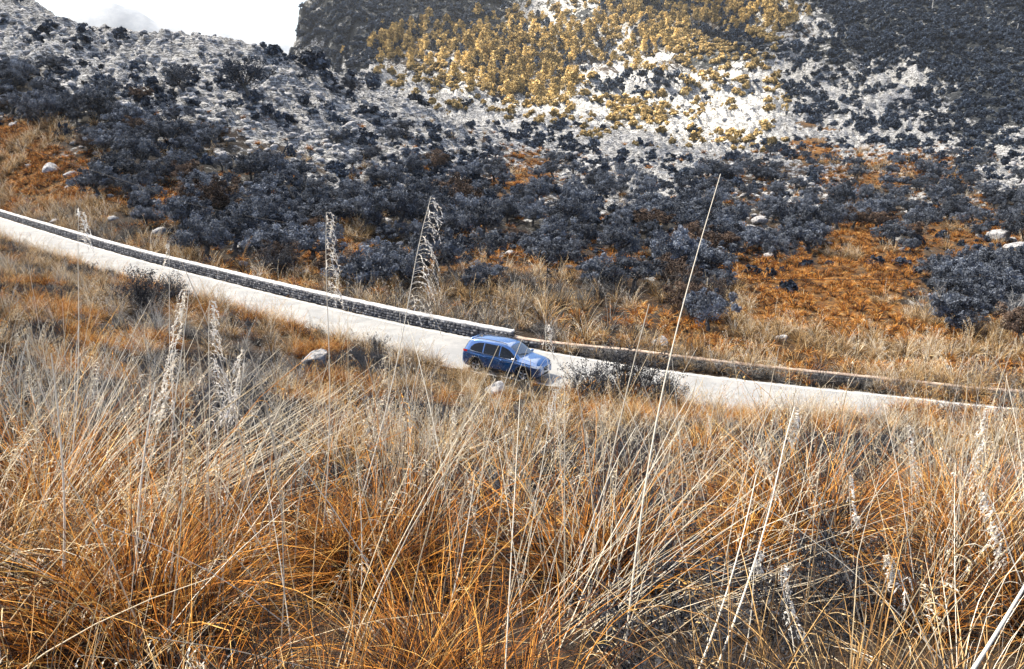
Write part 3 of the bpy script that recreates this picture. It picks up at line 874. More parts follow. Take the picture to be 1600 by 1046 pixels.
def olive_meshes(seed, mat, h=4.2, cr=2.2, leaf=.22, per=105, clumps=58):
    r_ = np.random.default_rng(seed)
    tr = MB()
    lean = r_.normal(0, .18, 2)
    fork, d, _ = limb(tr, r_, (0, 0, -.25), (lean[0], lean[1], 1), h * .34, .26, .17, 5, .13, 8)
    tips = []
    for q in range(5 + r_.integers(0, 2)):
        a = 6.283 * q / 5.5 + r_.random() * .7
        e, dd, pts = limb(tr, r_, fork - d * .15 * r_.random(), (math.cos(a) * .85, math.sin(a) * .85, .75 + .5 * r_.random()), h * (.34 + .14 * r_.random()), .11, .045, 5, .2, 5, .04)
        tips.append(e); tips.append(pts[3])
        for w in range(3):
            e2, _, _ = limb(tr, r_, pts[2 + w % 3], dd + r_.normal(0, .55, 3), h * .2, .045, .015, 3, .2, 4, .05)
            tips.append(e2)
    C = []; Rd = []
    for t in tips:
        C.append(t + r_.normal(0, .12, 3)); Rd.append(.42 + .25 * r_.random())
    while len(C) < clumps:
        a = r_.random() * 6.283; rr_ = cr * (.25 + .85 * math.sqrt(r_.random())); zz = h * (.34 + .66 * r_.random() * (1 - .5 * (rr_ / cr) ** 2))
        C.append(np.array([rr_ * math.cos(a) + lean[0] * h * .3, rr_ * math.sin(a) + lean[1] * h * .3, zz])); Rd.append(.22 + .32 * r_.random())
    V, F, t = leafcloud(r_, C, np.array(Rd) * cr / 2.1, per, leaf, .42, .8)
    # random clump tint; its dark-to-pale range imitates crown shadow and highlight
    cb = MB(); cb.add(V, F, t)
    return tr.mesh('trunk', [M['bark']], True), cb.mesh('crown', [mat])

def shrub_mesh(seed, mat, clumps=16, per=26, leaf=.2, name='shrub'):
    """unit shrub: about 1 m wide, .8 m high"""
    r_ = np.random.default_rng(seed)
    C = []; Rd = []
    for q in range(clumps):
        a = r_.random() * 6.283; rr_ = .38 * math.sqrt(r_.random())
        C.append([rr_ * math.cos(a), rr_ * math.sin(a), .12 + .5 * r_.random() * (1 - (rr_ / .5) ** 2)]); Rd.append(.11 + .1 * r_.random())
    V, F, t = leafcloud(r_, C, Rd, per, leaf, .6, .85)
    mb = MB(); mb.add(V, F, t)
    for q in range(4):
        limb(mb, r_, (0, 0, -.05), (r_.normal(0, .5), r_.normal(0, .5), 1), .4, .02, .01, 3, .2, 4)
    return mb.mesh(name, [mat])

def heath_mesh(seed):
    """unit twiggy dark heath: about 1 m wide"""
    r_ = np.random.default_rng(seed); mb = MB(); tips = []
    for q in range(46):
        a = r_.random() * 6.283; rr_ = .3 * math.sqrt(r_.random())
        e, d, pts = limb(mb, r_, (rr_ * math.cos(a), rr_ * math.sin(a), -.05), (math.cos(a) * .6 + r_.normal(0, .3), math.sin(a) * .6 + r_.normal(0, .3), 1), .3 + .35 * r_.random(), .007, .002, 4, .2, 3)
        tips += pts[1:]
        for w in range(3):
            e2, _, p2 = limb(mb, r_, pts[1 + w], d + r_.normal(0, .7, 3), .2, .0035, .0015, 3, .25, 3); tips += p2[1:]
    tips = np.array(tips); n = 420
    C = tips[r_.integers(0, len(tips), n)] + r_.normal(0, .02, (n, 3))
    V, F, t = leafcloud(r_, C, .04, 3, .035, .4); mb.A = [np.clip(a * .0 + r_.random() * .5 + .2, 0, 1) for a in mb.A]; mb.add(V, F, t)
    return mb.mesh('heath', [M['heath']])

def pine_mesh(seed, mat):
    """unit pine: 1 high"""
    r_ = np.random.default_rng(seed); mb = MB()
    C = []; Rd = []
    for q in range(26):
        z = .14 + .78 * (q / 26); w = .42 * (1 - (z - .14) / .9) ** .7
        a = q * 2.4 + r_.random(); rr_ = w * (.3 + .7 * r_.random())
        C.append([rr_ * math.cos(a), rr_ * math.sin(a), z + r_.normal(0, .02)]); Rd.append(.07 + .16 * (1 - z) + .03 * r_.random())
    V, F, t = leafcloud(r_, C, Rd, 30, .10, .6, .8); mb.add(V, F, t)
    mb.tube([[0, 0, -.08], [0, 0, .4], [0, 0, .9]], [.022, .016, .006], 4, 0)
    return mb.mesh('pine', [mat])

def twig_meshes(seed, mat_b, mat_l, stems=14, h=1.6, leaves=500, leaf=.06, spread=.55, thick=.022):
    r_ = np.random.default_rng(seed); mb = MB(); tips = []
    for q in range(stems):
        a = r_.random() * 6.283; e, d, pts = limb(mb, r_, (r_.normal(0, .12), r_.normal(0, .12), -.1), (spread * math.cos(a) * (.4 + r_.random()), spread * math.sin(a) * (.4 + r_.random()), 1), h * (.5 + .4 * r_.random()), thick, thick * .45, 5, .14, 4, .02)
        for w in range(5):
            e2, d2, p2 = limb(mb, r_, pts[1 + w], d + r_.normal(0, .6, 3), h * .34, thick * .4, thick * .18, 4, .18, 3, .04)
            tips += [np.array(x) for x in p2[1:]]
            for y in range(3):
                e3, _, p3 = limb(mb, r_, p2[1 + y], d2 + r_.normal(0, .7, 3), h * .17, thick * .18, thick * .08, 2, .2, 3, .05)
                tips += [np.array(x) for x in p3[1:]]
    tips = np.array(tips)
    C = tips[r_.integers(0, len(tips), leaves)] + r_.normal(0, .03, (leaves, 3))
    V, F, t = leafcloud(r_, C, .06, 2, leaf, .4)
    lb = MB(); lb.add(V, F, t)
    return mb.mesh('branches', [mat_b]), lb.mesh('leaves', [mat_l])

def rock_mesh(seed, n=3):
    import bmesh
    bm = bmesh.new(); bmesh.ops.create_icosphere(bm, subdivisions=n, radius=1.0)
    V = np.array([v.co[:] for v in bm.verts]); F = np.array([[v.index for v in f.verts] for f in bm.faces]); bm.free()
    d = .35 + 1.1 * fbm(V[:, 0] * 1.3 + seed * 7.3, V[:, 1] * 1.3, V[:, 2] * 1.3, oct=4, seed=seed)
    V = V * d[:, None]
    r_ = np.random.default_rng(seed)
    for q in range(11):           # broken faces
        nn = r_.normal(0, 1, 3); nn /= np.linalg.norm(nn); lim = .42 + .25 * r_.random()
        s = V @ nn; V = V - np.maximum(s - lim, 0)[:, None] * nn * .95
    V[:, 2] *= .7
    return make_mesh('rock', V, F, [M['rock']], False, {'tint': np.clip(.3 + .5 * vnoise(V[:, 0] * 3, V[:, 1] * 3, V[:, 2] * 3), 0, 1)})

def place_copy(name, meshes, loc, rz, s, tilt=(0, 0)):
    """a thing: an Empty with its parts, or one mesh"""
    if isinstance(meshes, bpy.types.Mesh):
        return obj(name, meshes, None, loc, (tilt[0], tilt[1], rz), s)
    root = bpy.data.objects.new(name, None); COL.objects.link(root)
    root.location = loc; root.rotation_euler = (tilt[0], tilt[1], rz); root.scale = (s, s, s) if np.isscalar(s) else s
    root.empty_display_size = .2
    for nm, me in meshes:
        obj(nm, me, root)
    return root

def rows_label(items, rows, fmt):
    """items: list of (obj, u, v, depth, look); rows: [(max depth, phrase)]; the label counts along each row"""
    b = {}
    for it in items:
        for mx_, ph in rows:
            if it[3] <= mx_:
                b.setdefault(ph, []).append(it); break
    for ph, L in b.items():
        L.sort(key=lambda q: q[1]); n = len(L)
        for i, it in enumerate(L):
            half = i < (n + 1) // 2
            pos = ordinal(i + 1 if half else n - i) + (' from the left' if half else ' from the right')
            if i == 0: pos = 'leftmost'
            if i == n - 1 and n > 1: pos = 'rightmost'
            it[0]['label'] = fmt.format(look=it[4], pos=pos, row=ph)

def cells_sample(cov, size, v0, v1, aspect=.55, lift=.5, jit=1.0, seed=1, cap=60, u0=-60, u1=1660, r_size=(.75, 1.3)):
    """screen-even sampling: for each 50 px cell as many plants as cover the share cov[cell] of it; size(y) in metres"""
    r_ = np.random.default_rng(seed)
    U = []; W = []
    for v in np.arange(v0, v1, 25.0):
        for u in np.arange(u0, u1, 25.0):
            c = cov[cell(u + 12.5, v + 12.5)]
            if c <= 0: continue
            y, _ = hit(u + 12.5, v + 12.5)
            if not np.isfinite(y[0]): continue
            w = size(y[0]) * FPX / y[0]
            n = min(c * 625 / (w * w * aspect), cap)
            n = int(n) + (r_.random() < n - int(n))
            for q in range(n):
                U.append(u + r_.random() * 25); W.append(v + r_.random() * 25)
    U = np.array(U); W = np.array(W)
    U = U + r_.normal(0, 16, len(U)); W = W + r_.normal(0, 9, len(W))
    y, t = hit(U, W)
    ok = np.isfinite(y) & (y > 38)
    U, W, y = U[ok], W[ok], y[ok]
    s = np.array([size(q) for q in y]) * (r_size[0] + (r_size[1] - r_size[0]) * r_.random(len(y)))
    W2 = W + lift * s * FPX / y                  # the foot stands below the crown's middle
    y2, t2 = hit(U, W2)
    ok = np.isfinite(y2) & (y2 > 38)
    y2 = np.where(ok, y2, y); 
    x = np.where(ok, t2, 0) * y2
    x, y2, s = x[ok], y2[ok], s[ok]
    z = ground(x, y2)
    st = np.abs(ground(x + 3, y2) - ground(x - 3, y2)) < np.where(y2 > 380, 16.0, 7.5)       # nothing grows out of sheer faces
    return x[st], y2[st], z[st], s[st]

def thin(x, y, s, k, order=None):
    """drop plants that stand closer than k times their size to one already kept"""
    keep = []; cellsz = 6.0; H = {}
    for i in (range(len(x)) if order is None else order):
        c = (int(x[i] // cellsz), int(y[i] // cellsz)); ok = True
        for a in (-1, 0, 1):
            for b in (-1, 0, 1):
                for j in H.get((c[0] + a, c[1] + b), ()):
                    if (x[i] - x[j]) ** 2 + (y[i] - y[j]) ** 2 < (k * .5 * (s[i] + s[j])) ** 2: ok = False; break
                if not ok: break
            if not ok: break
        if ok: keep.append(i); H.setdefault(c, []).append(i)
    return np.array(keep, int)

def off_road(x, y, near=.9, far=1.6):
    d, _ = road_near(x, y)
    return (d < -(HW + near)) | (d > HW + far)

# ------------------------------------------------------------------ olive grove: every tree a thing
cov = lut(T=2.3, t=1.2, o=.6, O=.08, r=.12, G=.0, R=.02)
OL = [[('trunk', a), ('crown', b)] for a, b in (olive_meshes(100 + i, M['olive']) for i in range(6))]
OLB = [[('trunk', a), ('crown', b)] for a, b in (olive_meshes(140 + i, M['olive_brown']) for i in range(2))]
x, y, z, s = cells_sample(cov, lambda q: np.interp(q, [55, 80, 120], [3.0, 3.7, 4.2]), 95, 500, .62, .42, seed=11, r_size=(.6, 1.4))
ok = off_road(x, y, 3, 4.2) & (y > 50) & (y < 300)
x, y, z, s = x[ok], y[ok], z[ok], s[ok]
k_ = thin(x, y, s, .44, rng.permutation(len(x)))
x, y, z, s = x[k_], y[k_], z[k_], s[k_]
vis = visible(x, y, z + s * .8)
u_, v_ = proj(x, y, z)
vis &= (u_ > -60) & (u_ < 1660) & ~((u_ > 1135) & (u_ < 1440) & (v_ > 412)) & ~((u_ < 130) & (v_ > 205)) & ~((u_ > 1430) & (u_ < 1570) & (v_ > 355) & (v_ < 415) & (rng.random(len(u_)) < .6))
x, y, z, s, u_, v_ = x[vis], y[vis], z[vis], s[vis], u_[vis], v_[vis]
order = np.argsort(-(s / y)); big = order[:290]; rest = order[290:]
items = []
looks = ['grey-blue olive tree', 'dense dark olive tree', 'silvery olive tree', 'spreading olive tree']
for i in big:
    br = rng.random() < .1
    p_ = (OLB if br else OL)[rng.integers(0, 2 if br else 6)]
    hh = s[i] / 4.4
    o = place_copy('olive_tree', p_, (x[i], y[i], z[i]), rng.random() * 6.283, (hh, hh, hh * (.75 + .45 * rng.random())), (rng.normal(0, .08), rng.normal(0, .08)))
    tag(o, 'x', 'tree', 'olive trees of the grove below the ridge')
    look = 'brownish olive tree' if br else ('tall olive tree' if hh > 1.15 else 'low round olive tree' if hh < .85 else 'grey-blue olive tree')
    items.append((o, u_[i], v_[i], y[i], look))
rows_label(items, [(72, 'in the row nearest the road wall'), (84, 'in the second row behind the wall'), (98, 'in the third row of the grove'), (112, 'in the fourth row of the grove'), (128, 'in the fifth row of the grove'), (146, 'in the sixth row of the grove'), (168, 'in the seventh row of the grove'), (195, 'in the eighth row, below the rocks'), (1e4, 'in the last scattered row up the slope')], '{look}, {pos} {row}')
N_OLIVE = len(x)
if len(rest):
    OJ = []
    for p_ in OL[:4]:
        bm_ = []
        me_t, me_c = p_[0][1], p_[1][1]
        def arrs(me):
            v = np.empty(len(me.vertices) * 3, np.float32); me.vertices.foreach_get('co', v)
            l = np.empty(len(me.loops), np.int32); me.loops.foreach_get('vertex_index', l)
            t_ = np.empty(len(me.vertices), np.float32); me.attributes['tint'].data.foreach_get('value', t_)
            return v.reshape(-1, 3), [np.array(l[q.loop_start:q.loop_start + q.loop_total]) for q in me.polygons], t_
        va, fa, ta = arrs(me_t); vb, fb, tb = arrs(me_c)
        f4 = np.array([f for f in fa if len(f) == 4]); f4b = np.array(fb) + len(va)
        OJ.append(make_mesh('olive', np.concatenate([va, vb]), [f4, f4b], [M['bark'], M['olive']], False, {'tint': np.concatenate([ta, tb])}, np.concatenate([np.zeros(len(f4)), np.ones(len(f4b))])))
    hs = s[rest] / 4.4
    scatter('olive_woods', proto_coll('olive_source', OJ), 4, np.stack([x, y, z], 1)[rest], np.stack([0 * hs, 0 * hs, rng.random(len(hs)) * 6.283], 1), hs, label='far olive trees running together at the back of the grove')

# the dark lone tree on the ridge
oy, ot = hit(390, 152)
ox = float(ot[0] * oy[0]); oyy = float(oy[0])
a_, b_ = olive_meshes(777, M['maquis'], 5.2, 3.1, .26, 60, 60)
lone = place_copy('evergreen_tree', [('trunk', a_), ('crown', b_)], (ox, oyy, float(ground(np.array([ox]), np.array([oyy]))[0]) - .2), 1.0, 1.75)
tag(lone, 'large dark evergreen standing alone on the pale rocky ridge', 'tree')

# ------------------------------------------------------------------ pines and maquis on the mountain, shrubs on the rocks
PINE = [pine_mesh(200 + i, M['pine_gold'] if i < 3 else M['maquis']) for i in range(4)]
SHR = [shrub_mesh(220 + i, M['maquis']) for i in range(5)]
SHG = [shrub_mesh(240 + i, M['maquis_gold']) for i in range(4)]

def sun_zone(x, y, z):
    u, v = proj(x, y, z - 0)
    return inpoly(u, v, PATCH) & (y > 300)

x, y, z, s = cells_sample(lut(P=1.5, S=.02), lambda q: 5.0, -10, 215, .9, .7, seed=21)
ok = visible(x, y, z + s * 1.5) & (y > 320); x, y, z, s = x[ok], y[ok], z[ok], s[ok]
sz = s * (1.0 + 1.1 * rng.random(len(s)))
order = np.argsort(-(sz / y))
nb = 90
u_, v_ = proj(x, y, z)
items = []
for i in order[:nb]:
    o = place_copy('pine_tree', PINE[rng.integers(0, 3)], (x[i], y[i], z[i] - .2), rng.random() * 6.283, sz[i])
    tag(o, 'x', 'tree', 'pines on the lower mountain slope')
    items.append((o, u_[i], v_[i], v_[i], 'pine tree painted sunlit gold' if sun_zone(x[i:i+1], y[i:i+1], z[i:i+1])[0] else 'shaded pine tree'))
rows_label(items, [(60, 'at the top of the mountain wood'), (85, 'in the upper band of mountain pines'), (105, 'in the middle band of mountain pines'), (125, 'along the lower edge of the pines'), (150, 'among the pale rocks below the pines'), (1e4, 'lowest of all, near the valley rocks')], '{look}, {pos} {row}')
rest = order[nb:]
scatter('pine_woods', proto_coll('pine_source', PINE), 4, np.stack([x, y, z - .2], 1)[rest], np.stack([0 * x, 0 * x, rng.random(len(x)) * 6.283], 1)[rest], sz[rest], label='pine wood painted sunlit gold, covering the middle of the mountain')

def shsize(q): return np.interp(q, [50, 130, 260, 400, 700], [1.1, 1.4, 2.1, 3.0, 4.2])
cov = lut(R=.27, r=.65, T=.4, t=.7, O=.25, o=.3, P=.8, S=.9, D=1.9, d=1.25)
x, y, z, s = cells_sample(cov, shsize, -12, 420, .6, .3, seed=31, cap=60, r_size=(.25, 1.9))
keepn = (fbm(x * .06, y * .06, seed=33, oct=4) + .12 * fbm(x * .5, y * .3, seed=34, oct=2) > .52) | (cell(*proj(x, y, z)) == KEYS.index('D'))
x, y, z, s = x[keepn], y[keepn], z[keepn], s[keepn]
ok = visible(x, y, z + s * .7) & off_road(x, y, 2, 3); x, y, z, s = x[ok], y[ok], z[ok], s[ok]
gold = sun_zone(x, y, z)  # shrubs inside the sun patch take the copy with sunlight in its colour
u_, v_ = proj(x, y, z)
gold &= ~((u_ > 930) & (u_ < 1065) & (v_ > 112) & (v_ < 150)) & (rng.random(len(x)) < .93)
order = np.argsort(-(s / y))
nb = 240
items = []
for i in order[:nb]:
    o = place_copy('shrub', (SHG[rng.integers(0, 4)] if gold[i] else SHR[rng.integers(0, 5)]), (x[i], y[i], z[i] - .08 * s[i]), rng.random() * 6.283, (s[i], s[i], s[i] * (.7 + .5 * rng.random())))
    tag(o, 'x', 'shrub', 'shrubs on the rocks and in the grove')
    items.append((o, u_[i], v_[i], v_[i], ('golden' if gold[i] else 'dark') + (' broad shrub' if s[i] > 2.2 else ' low shrub')))
rows_label(items, [(v, w) for v, w in ((40, 'on the top of the rocky ridge'), (70, 'just under the ridge crest'), (95, 'in the first band below the crest'), (120, 'in the second band below the crest'), (145, 'in the third band below the crest'), (170, 'halfway down the rocky slope'), (195, 'on the lower rocks'), (220, 'at the foot of the rocks'), (250, 'above the olive grove'), (280, 'at the upper edge of the grove'), (320, 'in the upper grove'), (360, 'in the middle grove'), (1e4, 'in the lower grove'))], '{look}, {pos} {row}')
rest = order[nb:]
rz = np.stack([0 * x, 0 * x, rng.random(len(x)) * 6.283], 1); P3 = np.stack([x, y, z - .08 * s], 1)
S3 = np.stack([s, s, s * (.7 + .5 * rng.random(len(s)))], 1)
q = rest[~gold[rest]]
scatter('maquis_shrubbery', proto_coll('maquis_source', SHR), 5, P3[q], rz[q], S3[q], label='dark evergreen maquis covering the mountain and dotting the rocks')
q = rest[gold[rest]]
scatter('sun_painted_shrubbery', proto_coll('gold_source', SHG), 4, P3[q], rz[q], S3[q], label='low scrub painted sunlit gold between the pale rocks')
N_SHRUB = len(x)

# ------------------------------------------------------------------ orange scrub and pale grass beyond the road
BR = [tussock_mesh('orange_clump', 300 + i, M['g_orange'], 110, (.35, .8), .03, 3, 0, -.05, spread=1.1) for i in range(4)]
ST = [tussock_mesh('straw_clump', 310 + i, M['g_straw'], 120, (.5, 1.25), .016, 3, 5, .05, True, .007, .6) for i in range(4)]
GY = [tussock_mesh('grey_clump', 320 + i, M['g_grey'], 100, (.5, 1.3), .016, 3, 2, .1, True, .007, .6) for i in range(2)]
LOWS = proto_coll('low_source', BR + ST + GY)
def scsize(q): return np.interp(q, [45, 150, 300], [.95, 1.3, 2.0])
cov = lut(O=2.8, o=1.8, T=.22, t=.3, G=1.2, r=.06, R=.03, d=.04, S=.05)
x, y, z, s = cells_sample(cov, scsize, 190, 610, .42, .25, seed=41, cap=40, r_size=(.6, 1.4))
ok = off_road(x, y, 3, 1.3) & (y < 340); x, y, z, s = x[ok], y[ok], z[ok], s[ok]
d_, _ = road_near(x, y)
ok = d_ > 0; x, y, z, s, d_ = x[ok], y[ok], z[ok], s[ok], d_[ok]
u_, v_ = proj(x, y, z)
verge = (d_ < HW + 4.5) | ((v_ > 430) & (u_ < 1000))
ns = fbm(x * .12, y * .12, seed=88, oct=3)
kind = np.where(verge, np.where(ns > .58, 2, np.where(ns > .36, 1, 0)), np.where(ns > .64, 1, 0))
idx = np.where(kind == 0, rng.integers(0, 4, len(x)), np.where(kind == 1, 4 + rng.integers(0, 4, len(x)), 8 + rng.integers(0, 2, len(x))))
scatter('scrub_undergrowth', LOWS, 10, np.stack([x, y, z - .03], 1), np.stack([rng.normal(0, .08, len(x)), rng.normal(0, .08, len(x)), rng.random(len(x)) * 6.28], 1), s * np.where(kind == 0, .95, 1.0), idx, 'orange scrub and pale dry grass between the olive trees beyond the road')
# the strip right behind the wall
S_ = np.arange(arc[20], arc[-14], .42); n_ = len(S_)
offv = HW + 1.0 + rng.random(n_) * 4.0
bx_ = np.array([road_at(a, b) for a, b in zip(S_, offv)])
offr = np.array([off_right(a) for a in S_])
okv = (S_ < s_split) | (np.abs(offv - offr) > .55)
bx_ = bx_[okv]; n_ = len(bx_)
gz_ = ground(bx_[:, 0], bx_[:, 1])
ns = fbm(bx_[:, 0] * .15, bx_[:, 1] * .15, seed=89, oct=3)
idx = np.where(ns > .56, 8 + rng.integers(0, 2, n_), np.where(ns > .38, 4 + rng.integers(0, 4, n_), rng.integers(0, 4, n_)))
S2 = np.arange(s_split + 2, arc[-14], .22); o2 = np.array([HW + .3 + r * max(off_right(a) - HW - .75, .05) for a, r in zip(S2, rng.random(len(S2)))])
b2 = np.array([road_at(a, b) for a, b in zip(S2, o2)]); z2 = ground(b2[:, 0], b2[:, 1]); n2_ = len(b2)
scatter('roadside_weeds', LOWS, 10, np.stack([b2[:, 0], b2[:, 1], z2 - .03], 1), np.stack([rng.normal(0, .1, n2_), rng.normal(0, .1, n2_), rng.random(n2_) * 6.28], 1), .5 + .55 * rng.random(n2_), np.where(rng.random(n2_) < .7, 8 + rng.integers(0, 2, n2_), rng.integers(0, 8, n2_)), 'low grey weeds between the road and the brown coped wall')
scatter('verge_grass', LOWS, 10, np.stack([bx_[:, 0], bx_[:, 1], gz_ - .03], 1), np.stack([rng.normal(0, .1, n_), rng.normal(0, .1, n_), rng.random(n_) * 6.28], 1), .85 + .85 * rng.random(n_), idx, 'pale and grey dry grass growing along the back of the roadside wall')
# named tall grass clumps on the far verge
items = []
for (uu_, vv2, sz_, kd, look) in [(690, 468, 1.8, 1, 'tall straw clump'), (735, 482, 1.4, 1, 'straw grass clump'), (810, 492, 2.2, 2, 'tall grey spiky grass clump'), (850, 510, 2.4, 1, 'big fanned pale clump'), (905, 512, 2.1, 1, 'big orange-footed grass clump'), (950, 520, 2.1, 2, 'tall grey grass clump'), (1000, 525, 1.6, 2, 'grey spiky grass clump'), (1090, 540, 1.3, 0, 'orange grass clump'), (1130, 548, 1.5, 0, 'rust-orange grass clump'), (1190, 556, 1.2, 1, 'straw grass clump'), (1290, 566, 1.3, 1, 'straw grass clump'), (1370, 575, 1.3, 0, 'orange grass clump'), (1450, 580, 1.4, 1, 'straw grass clump'), (1540, 590, 1.4, 1, 'straw grass clump'), (250, 392, 1.7, 1, 'pale grass clump'), (380, 425, 1.7, 1, 'pale straw grass clump')]:
    yy, tt = hit(uu_, vv2); yy = float(yy[0]); xx = float(tt[0]) * yy
    dd, zz = road_near(np.array([xx]), np.array([yy]))
    if dd[0] < HW + 2.3 and dd[0] < 1e8:      # keep it clear of the wall
        kk = np.argmin((ROAD[:, 0] - xx) ** 2 + (ROAD[:, 1] - yy) ** 2); mv = HW + 2.4 - dd[0]
        xx += ROAD_N[kk, 0] * mv; yy += ROAD_N[kk, 1] * mv
    pr = {0: BR, 1: ST, 2: GY}[kd]
    o = place_copy('grass_clump', pr[rng.integers(0, len(pr))], (xx, yy, float(ground(np.array([xx]), np.array([yy]))[0]) - .03), rng.random() * 6, sz_)
    tag(o, 'x', 'grass', 'grass clumps on the far verge')
    items.append((o, uu_, vv2, 0, look))
rows_label(items, [(1, 'among those just behind the road wall')], '{look}, {pos} {row}')

# ------------------------------------------------------------------ near slope: dry tussock grass
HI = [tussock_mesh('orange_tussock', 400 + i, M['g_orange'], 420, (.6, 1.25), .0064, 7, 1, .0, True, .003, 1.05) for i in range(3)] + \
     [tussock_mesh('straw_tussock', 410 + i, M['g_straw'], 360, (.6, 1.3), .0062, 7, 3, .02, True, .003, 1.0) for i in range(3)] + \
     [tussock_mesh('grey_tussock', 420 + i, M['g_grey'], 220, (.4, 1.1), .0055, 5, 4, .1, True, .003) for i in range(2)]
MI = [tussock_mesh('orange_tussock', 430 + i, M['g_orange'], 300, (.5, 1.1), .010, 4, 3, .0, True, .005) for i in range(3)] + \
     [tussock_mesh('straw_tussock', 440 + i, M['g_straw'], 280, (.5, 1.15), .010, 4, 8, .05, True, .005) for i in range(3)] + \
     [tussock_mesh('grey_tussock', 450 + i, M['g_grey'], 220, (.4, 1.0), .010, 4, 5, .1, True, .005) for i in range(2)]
HE = [heath_mesh(470 + i) for i in range(3)]
HIC = proto_coll('tussock_source', HI + MI + HE)
# points: denser close by
pts = []
r2 = np.random.default_rng(55)
def fill(y0, y1, dens):
    a = .5 * (y1 * y1 - y0 * y0) * 1.62
    n = int(a * dens)
    yy = np.sqrt(r2.random(n) * (y1 * y1 - y0 * y0) + y0 * y0); tt = (r2.random(n) - .5) * 1.62
    return np.stack([tt * yy, yy], 1)
pts = np.concatenate([fill(1.7, 8, 2.7), fill(8, 16, 2.3), fill(16, 30, 1.9), fill(30, 60, 1.8), fill(60, 112, 1.0)])
d_, _ = road_near(pts[:, 0], pts[:, 1])
ok = (d_ < -(HW + .55)) | ((d_ > 1e8) & (pts[:, 1] < 110) & (pts[:, 1] < np.interp(pts[:, 0], ROAD[:, 0], ROAD[:, 1])))
pts = pts[ok]; x, y = pts[:, 0], pts[:, 1]
z = ground(x, y)
u_, v_ = proj(x, y, z + .4)
# bare dark hollows
hol = ((u_ - 340) / 150) ** 2 + ((v_ - 690) / 75) ** 2 < 1
hol |= ((u_ - 1240) / 170) ** 2 + ((v_ - 930) / 80) ** 2 < 1
hol |= ((u_ - 880) / 70) ** 2 + ((v_ - 770) / 50) ** 2 < 1
keep = ~(hol & (r2.random(len(x)) < .40)) & ((fbm(x * .7, y * .7, seed=131, oct=2) > .40) | (r2.random(len(x)) < .25))
x, y, z, u_, v_ = x[keep], y[keep], z[keep], u_[keep], v_[keep]
n_ = len(x)
# orange, straw or grey, in drifts as on the photographed slope
ob = -.04 + .02 * sstep(10, 22, y) - .10 * np.exp(-((u_ - 1250) / 220) ** 2 - ((v_ - 950) / 110) ** 2) + .42 * np.exp(-((u_ - 160) / 280) ** 2 - ((v_ - 920) / 130) ** 2) + .34 * np.exp(-((u_ - 640) / 120) ** 2 - ((v_ - 880) / 160) ** 2) + .34 * np.exp(-((u_ - 900) / 110) ** 2 - ((v_ - 960) / 110) ** 2) + .12 * np.exp(-((u_ - 1250) / 260) ** 2 - ((v_ - 700) / 70) ** 2) + .15 * np.exp(-((u_ - 430) / 60) ** 2 - ((v_ - 470) / 40) ** 2)
gb = .16 * np.exp(-((u_ - 1250) / 260) ** 2 - ((v_ - 930) / 140) ** 2) + .22 * np.exp(-((u_ - 230) / 120) ** 2 - ((v_ - 480) / 40) ** 2) + .2 * np.exp(-((u_ - 340) / 160) ** 2 - ((v_ - 660) / 70) ** 2)
na = fbm(x * .35, y * .35, seed=101, oct=3); nb_ = fbm(x * .4, y * .4, seed=102, oct=3)
kind = np.where(na + ob > .50, 0, np.where(nb_ + gb > .60, 2, 1))
hi = y < 9.5
idx = np.where(kind == 0, r2.integers(0, 3, n_), np.where(kind == 1, 3 + r2.integers(0, 3, n_), 6 + r2.integers(0, 2, n_))) + np.where(hi, 0, 8)
nh = fbm(x * .28, y * .28, seed=111, oct=3)
dk = .75 * np.exp(-(np.maximum(np.abs(u_ - 1210) - 170, 0) / 60) ** 2 - (np.maximum(np.abs(v_ - 925) - 75, 0) / 40) ** 2) + .35 * np.exp(-((u_ - 1240) / 90) ** 2 - ((v_ - 730) / 40) ** 2) + .4 * np.exp(-((u_ - 100) / 90) ** 2 - ((v_ - 660) / 40) ** 2)
heath = (nh > np.where(y > 9, .53, .555)) & (y > 6) | (r2.random(n_) < dk) | (hol[keep] & (r2.random(n_) < .7))
idx = np.where(heath, 16 + r2.integers(0, 3, n_), idx); kind = np.where(heath, 2, kind)
sc = (.62 + .5 * r2.random(n_)) * np.where(y < 4.5, .82, 1.0)
d0, _ = road_near(x, y)
sc = np.where((np.abs(d0) < HW + 3) & ((u_ < 690) | (u_ > 1350)), sc * 1.25, sc)
sc = np.where((u_ > 690) & (u_ < 900) & (y > 22), sc * .62, sc)
tl = np.stack([r2.normal(0, .12, n_) + .12, r2.normal(0, .12, n_), r2.random(n_) * 6.283], 1)
# the nearest and largest are things of their own
show = np.where((y > 2.6) & (y < 9) & (u_ > 20) & (u_ < 1580) & (v_ < 1040) & (kind != 2))[0]
show = show[np.argsort(-(sc[show] / y[show]))]
sel = []
for i in show:
    if all((u_[i] - u_[j]) ** 2 + ((v_[i] - v_[j]) * 1.6) ** 2 > 95 ** 2 for j in sel): sel.append(i)
    if len(sel) >= 44: break
items = []
for i in sel:
    o = place_copy('grass_tussock', HI[idx[i]], (x[i], y[i], z[i]), tl[i, 2], sc[i] * 1.12, (tl[i, 0], tl[i, 1]))
    tag(o, 'x', 'grass', 'dry grass tussocks on the near slope')
    items.append((o, u_[i], v_[i], v_[i], 'arching orange grass tussock' if kind[i] == 0 else 'straw-coloured grass tussock'))
rows_label(items, [(720, 'in the top row of the near slope'), (800, 'in the upper row of the near slope'), (880, 'in the middle row of the near slope'), (960, 'in the lower row of the near slope'), (1e5, 'along the bottom edge of the view')], '{look}, {pos} {row}')
m_ = np.ones(n_, bool); m_[sel] = False
